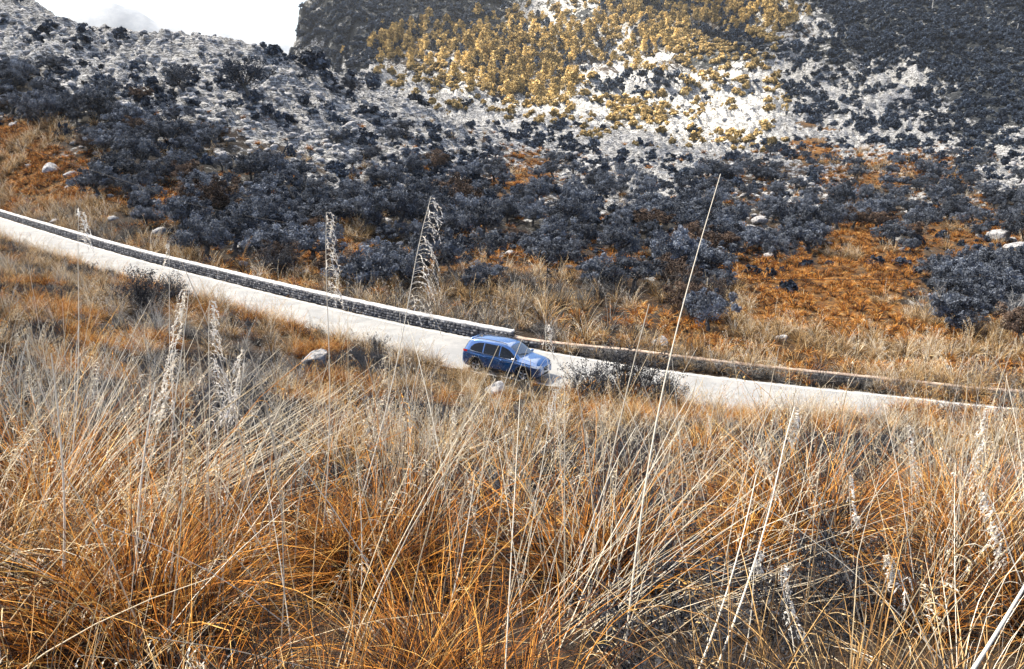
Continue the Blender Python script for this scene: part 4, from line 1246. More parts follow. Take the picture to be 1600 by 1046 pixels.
scatter('tussock_grass', HIC, 19, np.stack([x, y, z], 1)[m_], tl[m_], sc[m_], idx[m_], 'dense dry orange and straw tussock grass covering the near slope')
N_GRASS = n_

# grass hanging over the near road edge
S3_ = np.arange(arc[30], arc[-14], .30); o3 = -(HW - .3 + 1.3 * r2.random(len(S3_)) ** 1.4)
b3 = np.array([road_at(a, b) for a, b in zip(S3_, o3)]); z3 = ground(b3[:, 0], b3[:, 1]); u3, v3 = proj(b3[:, 0], b3[:, 1], z3); n3_ = len(b3)
s3 = (.5 + .55 * r2.random(n3_)) * np.where((u3 > 700) & (u3 < 885), .5, np.where(u3 < 690, 1.3, 1.1))
scatter('roadside_grass', HIC, 19, np.stack([b3[:, 0], b3[:, 1], z3], 1), np.stack([r2.normal(0, .12, n3_), r2.normal(0, .12, n3_), r2.random(n3_) * 6.283], 1), s3, np.where(r2.random(n3_) < .7, 11 + r2.integers(0, 3, n3_), np.where(r2.random(n3_) < .5, 14 + r2.integers(0, 2, n3_), 8 + r2.integers(0, 3, n3_))), 'ragged dry grass hanging over the near edge of the road')
# loose stems leaning through the tussocks
STEMS = []
for i in range(6):
    r_ = np.random.default_rng(500 + i); mb = MB()
    for q in range(7):
        ph = r_.random() * 6.283; a = abs(r_.normal(0, .5)); h = .7 + .9 * r_.random(); c = r_.normal(0, .25, 2)
        pt = np.array([[c[0] + h * e * math.sin(a + .2 * e) * math.cos(ph), c[1] + h * e * math.sin(a + .2 * e) * math.sin(ph), h * e * math.cos(a + .2 * e)] for e in np.linspace(0, 1, 6)])
        mb.tube(pt, np.linspace(.0036, .0013, 6), 3, .05 + .95 * r_.random(), cap=False)
        if r_.random() < .35: plume_geo(mb, r_, pt[3:], 10, .14, (math.cos(ph + 1), math.sin(ph + 1), 0), .011, 6)
    STEMS.append(mb.mesh('stem_spray', [M['stalk']]))
UPS = []
for i in range(5):
    r_ = np.random.default_rng(540 + i); mb = MB()
    for q in range(3):
        ph = r_.random() * 6.283; a = abs(r_.normal(0, .13)); h = 1.0 + .8 * r_.random(); c = r_.normal(0, .2, 2)
        pt = np.array([[c[0] + h * e * math.sin(a + .12 * e * e) * math.cos(ph), c[1] + h * e * math.sin(a + .12 * e * e) * math.sin(ph), h * e * math.cos(a)] for e in np.linspace(0, 1, 8)])
        mb.tube(pt, np.linspace(.0042, .0016, 8), 4, .6 + .4 * r_.random(), cap=False)
        if r_.random() < .4: plume_geo(mb, r_, pt[5:], 14, .17, (math.cos(ph + 1), math.sin(ph + 1), 0), .013, 8, (.7, 1.0))
    UPS.append(mb.mesh('upright_spray', [M['stalk']]))
pu_ = np.concatenate([fill(3.6, 9, .85), fill(9, 20, .5)]); zu = ground(pu_[:, 0], pu_[:, 1]); mu = len(pu_)
scatter('upright_stem_grass', proto_coll('upright_source', UPS), 5, np.column_stack([pu_, zu]), np.stack([r2.normal(0, .08, mu), r2.normal(0, .1, mu), r2.random(mu) * 6.283], 1), .8 + .45 * r2.random(mu), label='scattered upright pale stems rising out of the near tussocks')
ps = np.concatenate([fill(2.8, 9, 1.9), fill(9, 20, .7)]); zz = ground(ps[:, 0], ps[:, 1]); m2 = len(ps)
scatter('loose_stem_grass', proto_coll('stem_source', STEMS), 6, np.column_stack([ps, zz]), np.stack([r2.normal(.05, .15, m2), r2.normal(.12, .2, m2), r2.random(m2) * 6.283], 1), .8 + .4 * r2.random(m2), label='loose pale dry stems leaning through the near tussocks')

# ------------------------------------------------------------------ tall flowering stalks that stand out singly
def stalk(base_px, top_px, y0, y1, r0, label, plume=0.0, side=1, mid=None, tip_nod=.0, r1=None, fan=.16, nbr=16, tint=.8, seed=0):
    """from the ground below base_px (depth y0) to top_px (depth y1); plume = share of its length that flowers"""
    r_ = np.random.default_rng(900 + seed)
    r0 = r0 * 1.2; fan = fan * 1.3
    A = np.array(at(*base_px, y0)); B = np.array(at(*top_px, y1)); D = (A - B)
    # go on down to the ground
    for k in np.linspace(1, 3.5, 120):
        p = B + D * k
        if p[2] <= float(ground(np.array([p[0]]), np.array([max(p[1], .3)]))[0]) - .05: break
    A = p
    H = np.linalg.norm(B - A)
    e = np.linspace(0, 1, 14)[:, None]
    bow = np.array([side * 1.0, 0, 0]) * H * .03 * np.sin(e * math.pi)
    pts = A + (B - A) * e + bow - A
    if tip_nod:
        w = np.clip((e - .78) / .22, 0, 1) ** 2
        pts = pts + w * np.array([side * tip_nod, 0, -tip_nod * .45])
    root = bpy.data.objects.new('grass_stalk', None); COL.objects.link(root); root.location = A
    mb = MB(); mb.tube(pts, np.linspace(r0, r1 or r0 * .35, len(pts)), 6, tint); mb.build('stem', M['stalk'], root, True)
    for q in range(1 if plume >= 0 else 0):     # leaf sheaths
        j = 3 + q * 3; lf = MB()
        V, F, t = blades(r_, 1, .001, (.3, .45), r0 * 1.1, (.2, .4), (.5, 1.2), 6, .2); lf.add(V + pts[j], F, t); lf.build('leaf', M['g_straw'], root)
    if plume > 0:
        k0 = 1 - plume
        ra = np.array([[np.interp(s_, e[:, 0], pts[:, a]) for a in range(3)] for s_ in np.linspace(k0, 1, 12)])
        pm = MB(); plume_geo(pm, r_, ra, int(nbr * 1.15), fan * 1.25, (side, -.1, 0), .016, 12, (.6, 1.0)); pm.build('plume', M['plume'], root)
    tag(root, label, 'grass stalk', 'tall dry grass stalks on the near slope')
    return root
ST_ = [
    ((486, 1000), (502, 328), 4.6, 4.9, .0045, 'upright stalk with a narrow plume in front of the white coped wall', .20, 1, .03, .10, 26),
    ((512, 940), (664, 303), 4.8, 5.4, .0045, 'leaning stalk with a long drooping one-sided plume crossing the wall', .30, 1, .04, .20, 30),
    ((975, 1030), (1126, 272), 3.6, 4.6, .0056, 'tallest bare stalk, crossing road and olive grove right of the car', 0, -1, 0, .1, 0),
    ((92, 1000), (80, 552), 3.6, 3.8, .0066, 'thick white stalk with a snapped top at the left edge', 0, 1, 0, .1, 0),
    ((218, 960), (243, 596), 3.7, 3.9, .0072, 'thick pale stalk snapped off below the plumes on the left', 0, -1, 0, .1, 0),
    ((88, 900), (118, 322), 5.2, 5.6, .0036, 'thin stalk with a small plume by the far end of the wall', .10, 1, .02, .10, 14),
    ((262, 960), (300, 452), 4.4, 4.9, .0042, 'stalk with the whitest long feathery plume', .40, -1, .02, .16, 40),
    ((300, 960), (322, 468), 4.6, 5.0, .0040, 'second white feathery plume, just right of the whitest one', .38, 1, .02, .15, 34),
    ((352, 980), (388, 545), 4.5, 4.8, .0036, 'short white plume right of the two feathery ones', .26, -1, .02, .13, 22),
    ((672, 1046), (742, 742), 3.4, 3.8, .0048, 'bare white stalk slanting up below the car', 0, 1, 0, .1, 0),
    ((1084, 1046), (1182, 742), 3.0, 3.6, .0050, 'bare white slanting stalk, left of a parallel pair', 0, 1, 0, .1, 0),
    ((1114, 1046), (1236, 634), 3.2, 4.2, .0050, 'long white slanting stalk with a slim plume, right of a parallel pair', .14, 1, .02, .07, 14),
    ((1535, 1000), (1640, 850), 1.25, 1.3, .0055, 'very thick pale stem slanting across the lower right corner', -1, 1, 0, .1, 0),
    ((1468, 1046), (1395, 862), 3.4, 3.6, .0036, 'stalk leaning left with a ragged plume at lower right', .35, -1, .02, .08, 18),
    ((1640, 1000), (1545, 762), 3.6, 3.9, .0040, 'stalk leaning in from the right edge with hanging spikelets', .45, -1, .02, .08, 26),
    ((1330, 1000), (1322, 742), 4.4, 4.6, .0030, 'thin upright stalk with a narrow grey plume on the right slope', .30, 1, .02, .06, 16),
    ((1240, 1040), (1212, 880), 3.2, 3.4, .0032, 'low hanging plume at the bottom, left of the ragged one', .60, 1, .03, .08, 20),
    ((1055, 1046), (1050, 560), 4.6, 5.0, .0030, 'fine upright straw stalk below the open road', 0, 1, 0, .1, 0),
    ((1160, 1040), (1178, 860), 3.4, 3.6, .0028, 'short fine straw stalk at the bottom right of centre', .2, 1, .02, .05, 10),
    ((1535, 900), (1548, 640), 5.2, 5.4, .0034, 'pale plumed stalk near the lower end of the road', .4, -1, .02, .11, 24),
    ((1420, 860), (1415, 660), 5.6, 5.8, .0034, 'pale plumed stalk standing left of the one near the road end', .45, 1, .02, .10, 22),
    ((555, 1046), (556, 700), 3.8, 4.2, .0034, 'straight straw stalk in the orange grass left of centre', 0, 1, 0, .1, 0),
    ((632, 900), (622, 470), 5.0, 5.4, .0028, 'hair-thin upright stalk below the drooping plume', 0, 1, 0, .1, 0),
    ((285, 640), (266, 378), 6.6, 7.0, .0034, 'thin pale stalk rising over the white wall at left', .08, -1, .01, .06, 8),
    ((870, 760), (843, 505), 6.4, 6.8, .0034, 'curved stalk with a nodding plume tip just right of the car roof', .16, 1, .05, .14, 14),
    ((800, 770), (868, 590), 6.8, 7.0, .0030, 'slanting stalk in front of the car bumper', .3, 1, .02, .09, 14),
]
for i, (b_, t_, y0, y1, r0, lab, pl, sd, nod, fan, nb_r) in enumerate(ST_):
    stalk(b_, t_, y0, y1, r0, lab, pl, sd, None, nod, None, fan, nb_r, .92 + .08 * rng.random(), i)

# ------------------------------------------------------------------ fallen fans of long stems
def fan_bunch(c_px, depth, n, dirs, L, label, seed, rad=.0026, sprd=.22, mat='stalk'):
    r_ = np.random.default_rng(seed)
    C = np.array(at(*c_px, depth)); C[2] = float(ground(C[:1], C[1:2])[0])
    mb = MB()
    for q in range(n):
        d = np.array(dirs, float) + r_.normal(0, sprd, 3); d /= np.linalg.norm(d)
        l = L * (.55 + .55 * r_.random()); o0 = r_.normal(0, .16, 3) * np.array([1, 1, .0])
        e = np.linspace(0, 1, 7)[:, None]
        p = o0 + d * l * e + np.array([0, 0, -1]) * (e ** 2) * l * .12 * r_.random()
        mb.tube(p, np.linspace(rad * (.7 + .6 * r_.random()), rad * .3, 7), 3, .35 + .65 * r_.random(), cap=False)
    o = mb.build('leaning_grass', M[mat], None); o.location = C
    tag(o, label, 'grass', 'fans of long fallen grass stems')
fan_bunch((150, 760), 5.2, 70, (.95, .2, .62), 2.2, 'fan of long white stems slanting up right beneath the feathery plumes', 1, .0026, .16)
fan_bunch((880, 1000), 3.7, 26, (.7, .35, .75), 1.9, 'fan of straw stems rising to the right from the bottom centre', 2, .0019, .24)
fan_bunch((1010, 960), 4.0, 18, (.95, .1, .35), 1.5, 'flat spray of pale stems lying across the dark hollow at right', 3, .0022, .14)
fan_bunch((40, 800), 4.6, 40, (.35, .3, .85), 1.9, 'bunch of stems leaning right at the left edge', 4, .0026, .2)
fan_bunch((620, 820), 5.0, 40, (.2, .2, .95), 1.7, 'upright bunch of straw stems left of the dark shrub', 5, .0026, .3)
fan_bunch((1490, 900), 4.4, 34, (.35, .2, .9), 1.7, 'upright bunch of stems in the right-hand slope grass', 6, .0024, .3)

# ------------------------------------------------------------------ twiggy shrubs by the road and on the near slope
TW = [[('branches', a), ('leaves', b)] for a, b in (twig_meshes(600 + i, M['bark'], M['heath'], 20, 1.5, 2600, .06) for i in range(3))]
TWP = [[('branches', a), ('leaves', b)] for a, b in (twig_meshes(620 + i, M['bark_pale'], M['greytwig'], 9, 2.6, 500, .08, .6, .035) for i in range(2))]
TWB = [[('branches', a), ('leaves', b)] for a, b in (twig_meshes(640 + i, M['bark'], M['olive_brown'], 16, 1.5, 900, .07) for i in range(2))]
for q, (uu_, vv2, sz_, pr, lab) in enumerate([
    (985, 640, 1.9, TW[0], 'dark twiggy shrub in front of the road, right of the car bonnet'),
    (925, 630, 1.5, TW[1], 'smaller grey twiggy shrub between the car and the larger dark one'),
    (1035, 640, 1.3, TW[2], 'low grey shrub beside the tallest bare stalk at the road edge'),
    (1578, 520, 1.5, TWP[0], 'pale bare-branched small tree at the right edge beyond the road'),
    (1520, 530, 1.2, TWB[0], 'brownish round shrub left of the pale bare tree'),
    (1450, 500, 1.2, TWP[1], 'grey leafless shrub behind the brownish round one'),
    (1060, 470, 1.9, TWB[1], 'large brown shrub beyond the wall above the open road'),
    (1120, 475, 1.5, TWB[0], 'brown shrub right of the large brown one beyond the wall'),
    (440, 432, 2.1, TW[1], 'dense dark shrub just behind the white coped wall'),
    (220, 490, 1.5, TW[0], 'grey-blue shrub on the near bank left of the white plumes'),
    (265, 480, 1.3, TW[2], 'second grey-blue shrub on the near bank, nearer the road'),
    (870, 800, .62, TW[1], 'dark shrub in the grass straight below the car'),
    (350, 680, .8, TW[2], 'dark shrub in the hollow behind the fallen white stems'),
    (400, 690, .7, TW[0], 'dark shrub beside the hollow, right of the feathery plumes'),
    (1260, 735, .6, TW[2], 'small grey shrub on the slope below the open road'),
    (630, 545, .8, TW[0], 'dark shrub at the near road edge left of the car'),
    (505, 535, .7, TW[1], 'dark shrub at the near road edge by the pale boulder'),
]):
    yy, tt = hit(uu_, vv2); yy = float(yy[0]); xx = float(tt[0]) * yy
    dd, zz = road_near(np.array([xx]), np.array([yy]))
    if abs(dd[0]) < HW + .5:
        kk = np.argmin((ROAD[:, 0] - xx) ** 2 + (ROAD[:, 1] - yy) ** 2); mv = -(HW + .6) - dd[0]
        xx += ROAD_N[kk, 0] * mv; yy += ROAD_N[kk, 1] * mv
    o = place_copy('twiggy_shrub', pr, (xx, yy, float(ground(np.array([xx]), np.array([yy]))[0])), q * 1.7, sz_)
    tag(o, lab, 'shrub', 'twiggy shrubs beside the road')

# ------------------------------------------------------------------ boulders
RK = [rock_mesh(700 + i) for i in range(5)]
def put_rock(uu_, vv2, wpx, lab, pr, group='pale limestone boulders', dy=0):
    yy, tt = hit(uu_, vv2); yy = float(yy[0]) + dy; xx = float(tt[0]) * yy
    r_ = wpx / 2 * yy / FPX
    dd, zz = road_near(np.array([xx]), np.array([yy]))
    if abs(dd[0]) < HW + r_ + .2:
        sg = 1 if dd[0] > 0 else -1
        kk = np.argmin((ROAD[:, 0] - xx) ** 2 + (ROAD[:, 1] - yy) ** 2); mv = sg * (HW + r_ + (1.2 if sg > 0 else .25)) - dd[0]
        xx += ROAD_N[kk, 0] * mv; yy += ROAD_N[kk, 1] * mv
    o = place_copy('boulder', pr, (xx, yy, float(ground(np.array([xx]), np.array([yy]))[0]) + r_ * .28), uu_ * .37, r_)
    return tag(o, lab, 'boulder', group)
for q, (uu_, vv2, w, lab) in enumerate([(492, 570, 62, 'pale boulder in the near grass left of the road edge'), (772, 615, 44, 'pale rock at the road edge under the car door'), (1032, 545, 44, 'rounded pale boulder behind the brown coped wall'), (1222, 535, 26, 'small white rock in the orange scrub beyond the wall'), (588, 705, 48, 'pale rock half hidden in grass below the road'), (925, 900, 46, 'buried pale rock in the lowest orange grass'), (1300, 750, 30, 'small pale rock on the slope below the open road'), (640, 268, 30, 'white rock at the upper edge of the grove, beside a gap'), (1560, 378, 46, 'upper white rock of a line at the far right'), (1585, 396, 44, 'lower white rock of the line at far right'), (85, 352, 24, 'white stone behind the far end of the wall'), (80, 270, 34, 'white rock in the orange scrub at far left'), (112, 280, 24, 'small white rock right of the one in far-left scrub'), (1190, 352, 30, 'white rock low in the grove, above the orange field')]):
    put_rock(uu_, vv2, w, lab, RK[q % 5])
# loose rocks of the ridge and the grove
x, y, z, s = cells_sample(lut(R=.3, r=.25, t=.14, T=.08, d=.06, S=.03, O=.02, o=.04), lambda q: np.interp(q, [60, 200, 600], [.7, 1.0, 1.8]), 20, 420, .6, .2, seed=61, cap=14, r_size=(.3, 2.3))
ok = visible(x, y, z + s * .4) & off_road(x, y, 2, 3); x, y, z, s = x[ok], y[ok], z[ok], s[ok]
RKL = [rock_mesh(760 + i, 2) for i in range(4)]
scatter('limestone_rubble', proto_coll('rubble_source', RKL), 4, np.stack([x, y, z + .05 * s], 1), rng.normal(0, .5, (len(x), 3)) * np.array([.5, .5, 6]), np.stack([s * .6, s * .6, s * .5], 1), label='pale limestone blocks lying on the ridge and between the trees')

# ------------------------------------------------------------------ overhead wire and posts
WP = np.array([at(-180, 150, 88), at(60, 238, 84), at(200, 285, 80), at(310, 322, 78), at(460, 351, 75), at(650, 388, 72), at(830, 412, 68), at(1000, 428, 66), at(1150, 436, 64), at(1350, 437, 63), at(1500, 434, 62), at(1760, 420, 62)])
mb = MB(); Wc = _cr([tuple(p) for p in WP], 8); mb.tube(Wc - Wc[0], .02, 4, 0)
M['wire'] = m_plain('dark_wire', (.02, .02, .024), .6, .3)
M['pole'] = m_stone('weathered_pole', (.2, .2, .2), (.42, .42, .42), (.6, .6, .6), 4, .01)
wo_ = mb.build('overhead_wire', M['wire']); wo_.location = Wc[0]
tag(wo_, 'thin dark overhead wire sagging across the olive grove', 'wire')
def pole(x, y, h, label, r=.09):
    zg = float(ground(np.array([x]), np.array([y]))[0])
    root = bpy.data.objects.new('utility_pole', None); COL.objects.link(root); root.location = (x, y, zg)
    m1 = MB(); m1.tube([[0, 0, -.6], [0, 0, h * .5], [0, 0, h]], [r, r * .85, r * .7], 8, .6); m1.build('post', M['pole'], root, True)
    m2 = MB(); m2.box((0, 0, h - .35), (.5, .05, .05)); m2.build('crossarm', M['pole'], root)
    for sx in (-.4, .4):
        m3 = MB(); m3.tube([[sx, 0, h - .3], [sx, 0, h - .22], [sx, 0, h - .16]], [.03, .045, .02], 6, 0); m3.build('insulator', M['coping'], root, True)
    return tag(root, label, 'utility pole', 'utility poles')
for P_, lab in ((Wc[0], 'utility pole carrying the wire, beyond the left edge'), (Wc[-1], 'utility pole carrying the wire, beyond the right edge')):
    zg = float(ground(np.array([P_[0]]), np.array([P_[1]]))[0])
    pole(P_[0], P_[1], max(P_[2] - zg + .3, 3), lab)
for uu_, vv2, hpx, lab in ((1420, 336, 36, 'pale thin pole standing at the top of the right-hand grove'), (1456, 20, 14, 'tiny pale pole high on the dark wooded mountainside'), (1588, 60, 14, 'tiny pale pole at the right edge of the dark mountainside')):
    yy, tt = hit(uu_, vv2); yy = float(yy[0])
    pole(float(tt[0]) * yy, yy, hpx * yy / FPX, lab, max(.09, .0006 * yy))

# ================================================================== the car (front +x, left +y)
k = NT('blue_car_paint'); 
fl = k.noise(900, 2, .5, k.obco())
M['paint_blue'] = k.bsdf(k.mix(.3, (.005, .085, .30), k.ramp(fl, [(.35, (.003, .05, .18)), (.65, (.02, .17, .45))])), .14, .6, metallic=.55, coat=1.0)
for nd in k.t.nodes:
    if nd.type == 'BSDF_PRINCIPLED': nd.inputs['Coat IOR'].default_value = 2.0
M['glass_dark'] = NT('car_glass').bsdf((.004, .005, .007), .04, .35)
M['trim'] = m_plain('black_trim', (.014, .014, .016), .55, .4)
M['chrome'] = NT('chrome').bsdf((.75, .76, .78), .18, .5, metallic=1.0)
M['tyre'] = m_plain('tyre_rubber', (.018, .018, .02), .85, .25)
M['alloy'] = NT('alloy').bsdf((.55, .56, .58), .3, .5, metallic=.9)
M['lamp'] = NT('lamp_glass').bsdf((.72, .76, .80), .08, .7, coat=1.0)
M['lamp_red'] = NT('lamp_red').bsdf((.35, .01, .012), .12, .6, coat=1.0)
M['plate'] = m_plain('plate_white', (.75, .75, .72), .5, .4)

car = bpy.data.objects.new('parked_car', None); COL.objects.link(car); car.name = 'suv_car'
XW = (1.36, -1.30); WR = .345; AR = .395
def ci(x, P): return float(np.interp(x, [p[0] for p in P], [p[1] for p in P]))
def cs(x, P):                      # smooth profile
    xs = np.array([p[0] for p in P]); ys = np.array([p[1] for p in P])
    h = np.diff(xs); d = np.diff(ys) / h; m = np.zeros_like(ys); m[0] = d[0]; m[-1] = d[-1]
    for i in range(1, len(ys) - 1):
        if d[i - 1] * d[i] > 0: m[i] = 2 * d[i - 1] * d[i] / (d[i - 1] + d[i])
    x = min(max(x, xs[0]), xs[-1]); i = min(max(int(np.searchsorted(xs, x)) - 1, 0), len(xs) - 2); t = (x - xs[i]) / h[i]
    return float((1 + 2 * t) * (1 - t) ** 2 * ys[i] + t * (1 - t) ** 2 * h[i] * m[i] + t * t * (3 - 2 * t) * ys[i + 1] + t * t * (t - 1) * h[i] * m[i + 1])
TOP = [(-2.19, .80), (-2.16, .98), (-2.08, 1.14), (-1.86, 1.47), (-1.74, 1.56), (-1.2, 1.615), (-.4, 1.635), (.15, 1.60), (.42, 1.53), (1.12, 1.09), (1.22, 1.055), (1.6, 1.0), (1.95, .90), (2.1, .80), (2.18, .66)]
BELT = [(-2.19, .74), (-2.1, .95), (-1.8, 1.03), (-1.0, .985), (0, .955), (1.0, .935), (1.5, .90), (1.9, .82), (2.1, .74), (2.18, .60)]
HALF = [(-2.19, .70), (-2.12, .80), (-1.9, .88), (-1.3, .915), (0, .905), (1.3, .915), (1.75, .88), (2.0, .79), (2.12, .68), (2.18, .58)]
ROOFW = [(-2.19, .62), (-1.9, .60), (-1.2, .60), (-.2, .615), (.42, .60), (1.12, .68), (1.6, .68), (2.0, .62), (2.18, .52)]
def bot(x): return ci(x, [(-2.19, .42), (-2.0, .26), (-1.6, .22), (1.7, .22), (2.05, .24), (2.18, .34)])
def arch(x):
    z = bot(x)
    for xw in XW:
        d = abs(x - xw)
        if d < AR: z = max(z, WR + math.sqrt(AR * AR - d * d) * .98)
    return z
def side_y(x, z):
    """half width of the body side at height z"""
    hb, hw = cs(x, BELT), cs(x, HALF)
    rw, zt = cs(x, ROOFW), cs(x, TOP) - .05
    if z <= hb:
        f = (z - .2) / max(hb - .2, .01)
        return hw * (ci(f, [(0, .955), (.25, .985), (.55, 1.0), (.72, .997), (.86, .985), (1, .955)])) + .012 * math.exp(-((f - .80) / .05) ** 2)
    f = min(max((z - hb) / max(zt - hb, .02), 0), 1)
    y0 = hw * .955
    return y0 + (rw - y0) * (f ** 1.25)
def section(x):
    a = arch(x); hb = cs(x, BELT); zt = cs(x, TOP); b = bot(x)
    P = [(0, b + .02), (.5, b + .02), (.60, max(a - .02, b + .02))]
    lo = min(a, hb - .08)
    for f in (0, .06, .18, .34, .5, .64, .74, .80, .86, .94, 1.0):
        z = lo + (hb - lo) * f; P.append((side_y(x, z), z))
    for f in (.06, .2, .45, .7, .9, 1.0):
        z = hb + (zt - .05 - hb) * f; P.append((side_y(x, z), z))
    rw = cs(x, ROOFW)
    for f, g in ((.93, .45), (.8, .72), (.55, .9), (.28, .98), (0, 1.0)):
        P.append((rw * f, zt - .05 + .05 * g))
    return P
XS = sorted(set(list(np.round(np.arange(-2.19, 2.181, .06), 3)) + [2.18, -2.19, 2.15, -2.17] + [round(xw + AR * c, 3) for xw in XW for c in (-1, -.97, -.88, -.72, .72, .88, .97, 1)]))
SECS = [section(float(x)) for x in XS]; ns_ = len(SECS[0])
Vb = []; 
for x, S in zip(XS, SECS):
    Vb += [[x, -p[0], p[1]] for p in S] + [[x, p[0], p[1]] for p in S[::-1][1:]]
m2 = 2 * ns_ - 1
Fb = [[i * m2 + j, (i + 1) * m2 + j, (i + 1) * m2 + j + 1, i * m2 + j + 1] for i in range(len(XS) - 1) for j in range(m2 - 1)]
bmB = MB(); bmB.add(Vb, np.array(Fb)[:, ::-1])
for i0, flip in ((0, False), (len(XS) - 1, True)):
    c = np.mean(Vb[i0 * m2:(i0 + 1) * m2], axis=0); ring = Vb[i0 * m2:(i0 + 1) * m2]
    bmB.add([c] + ring, [[0, j + 2, j + 1] if flip else [0, j + 1, j + 2] for j in range(m2 - 1)])
body = bmB.build('body', M['paint_blue'], car, True)

def side_patch(xs, zlo, zhi, off, sgn, nz=6):
    V = []; 
    for x in xs:
        a, b = zlo(x), zhi(x)
        for j in range(nz + 1):
            z = a + (b - a) * j / nz
            V.append([x, sgn * (side_y(x, z) + off), z])
    n = nz + 1
    F = np.array([[i * n + j, (i + 1) * n + j, (i + 1) * n + j + 1, i * n + j + 1] for i in range(len(xs) - 1) for j in range(nz)])
    # a closed thin shell
    V2 = [[v[0], v[1] - sgn * .02, v[2]] for v in V]
    return V, (F if sgn < 0 else F[:, ::-1]), V2
def patch(name, mat, parent, xs, zlo, zhi, off, sgn, nz=6):
    V, F, V2 = side_patch(xs, zlo, zhi, off, sgn, nz)
    mb = MB(); mb.add(V, F)
    n = nz + 1; m = len(xs)
    loop = [i * n for i in range(m)] + [(m - 1) * n + j for j in range(1, n)] + [i * n + nz for i in range(m - 2, -1, -1)] + [j for j in range(nz - 1, 0, -1)]
    W = [V[q] for q in loop] + [V2[q] for q in loop]; L = len(loop)
    E = np.array([[q, (q + 1) % L, L + (q + 1) % L, L + q] for q in range(L)])
    mb.add(W, E if sgn > 0 else E[:, ::-1])
    return mb.build(name, mat, parent, True)
def lo_w(x): return cs(x, BELT) + .035
def hi_w(x):
    return max(min(cs(x, TOP) - .125, ci(x, [(-1.72, 1.13), (-1.5, 1.36), (-1.25, 1.45), (-.9, 1.485), (.1, 1.475), (.45, 1.36), (1.02, .985)])), lo_w(x) + .004)
for sg in (-1, 1):
    for nm, x0, x1 in (('front_window', .02, .98), ('rear_window', -.90, -.03), ('quarter_window', -1.66, -.96)):
        patch(nm, M['glass_dark'], car, np.linspace(x0, x1, 14), lo_w, hi_w, .006, sg)
    # bright strip under the windows
    patch('window_trim', M['chrome'], car, np.linspace(-1.66, 1.0, 30), lambda x: cs(x, BELT) + .008, lambda x: cs(x, BELT) + .03, .010, sg, 1)
    # doors stand a little proud, so their joints show
    def dlo(x): return max(arch(x) + .06, .33)
    def dhi(x): return cs(x, BELT) - .004
    fd = patch('front_door', M['paint_blue'], car, np.linspace(.01, .93, 16), dlo, dhi, .005, sg, 10)
    rd = patch('rear_door', M['paint_blue'], car, np.linspace(-.99, -.005, 18), dlo, dhi, .005, sg, 10)
    for d_o, hx in ((fd, .13), (rd, -.80)):
        hb_ = MB(); hb_.tube([[hx - .09, sg * (side_y(hx, .86) + .012), .855], [hx - .06, sg * (side_y(hx, .86) + .034), .86], [hx + .06, sg * (side_y(hx, .86) + .034), .86], [hx + .09, sg * (side_y(hx, .86) + .012), .858]], .014, 6); hb_.build('handle', M['paint_blue'], d_o, True)
    patch('sill_cladding', M['trim'], car, np.linspace(-.90, .96, 20), lambda x: bot(x) + .0, lambda x: .35, .012, sg, 3)
    for xw in XW:
        am = MB(); rin, rout = AR - .02, AR + .055
        V = []
        for q in range(25):
            a = math.pi * (-.08 + 1.16 * q / 24)
            for r_, o_ in ((rin, .0), (rin, .016), (rout, .016), (rout, -.004)):
                xx, zz = xw + r_ * math.cos(a), WR + r_ * math.sin(a) * .98
                V.append([xx, sg * (side_y(xx, max(zz, .25)) + o_), max(zz, .23)])
        F = np.array([[q * 4 + j, q * 4 + 4 + j, q * 4 + 5 + j, q * 4 + 1 + j] for q in range(24) for j in range(3)])
        am.add(V, F if sg > 0 else F[:, ::-1]); am.build('wheel_arch', M['trim'], car, True)
        # wheel
        wo2 = bpy.data.objects.new('wheel', None); COL.objects.link(wo2); wo2.parent = car; wo2.location = (xw, sg * .79, WR)
        tm = MB(); prof = [(.235, -.11), (.30, -.115), (.335, -.09), (.345, -.05), (.345, .05), (.335, .09), (.30, .115), (.235, .11)]
        V = [[r_ * math.cos(6.2832 * q / 32), y_, r_ * math.sin(6.2832 * q / 32)] for q in range(32) for r_, y_ in prof]
        F = [[q * 8 + j, ((q + 1) % 32) * 8 + j, ((q + 1) % 32) * 8 + (j + 1) % 8, q * 8 + (j + 1) % 8] for q in range(32) for j in range(8)]
        tm.add(V, F); tm.build('tyre', M['tyre'], wo2, True)
        rm = MB(); prof = [(.236, -.1), (.236, .09), (.222, .095), (.205, .06), (.205, -.1)]
        V = [[r_ * math.cos(6.2832 * q / 32), sg * y_, r_ * math.sin(6.2832 * q / 32)] for q in range(32) for r_, y_ in prof]
        F = [[q * 5 + j, ((q + 1) % 32) * 5 + j, ((q + 1) % 32) * 5 + (j + 1) % 5, q * 5 + (j + 1) % 5] for q in range(32) for j in range(5)]
        rm.add(V, F)
        for q in range(5):
            for e in (-.13, .13):
                a = 6.2832 * q / 5 + .3; b = a + e
                p0 = [.05 * math.cos(a), sg * .075, .05 * math.sin(a)]; p1 = [.21 * math.cos(b), sg * .085, .21 * math.sin(b)]
                rm.tube([p0, p1], [.022, .016], 4)
        rm.tube([[0, sg * .03, 0], [0, sg * .095, 0]], [.06, .05], 10); rm.build('rim', M['alloy'], wo2)
        bd = MB(); bd.tube([[0, -sg * .02, 0], [0, sg * .02, 0]], [.2, .2], 20); bd.build('brake_disc', M['trim'], wo2)
    # mirror
    mm = MB(); mx0 = .86
    y0 = sg * side_y(mx0, 1.0)
    mm.tube([[mx0, y0, .97], [mx0 - .01, y0 + sg * .08, 1.0]], [.025, .02], 6)
    mm.build('mirror_arm', M['trim'], car, True)
    mc = MB(); V = []
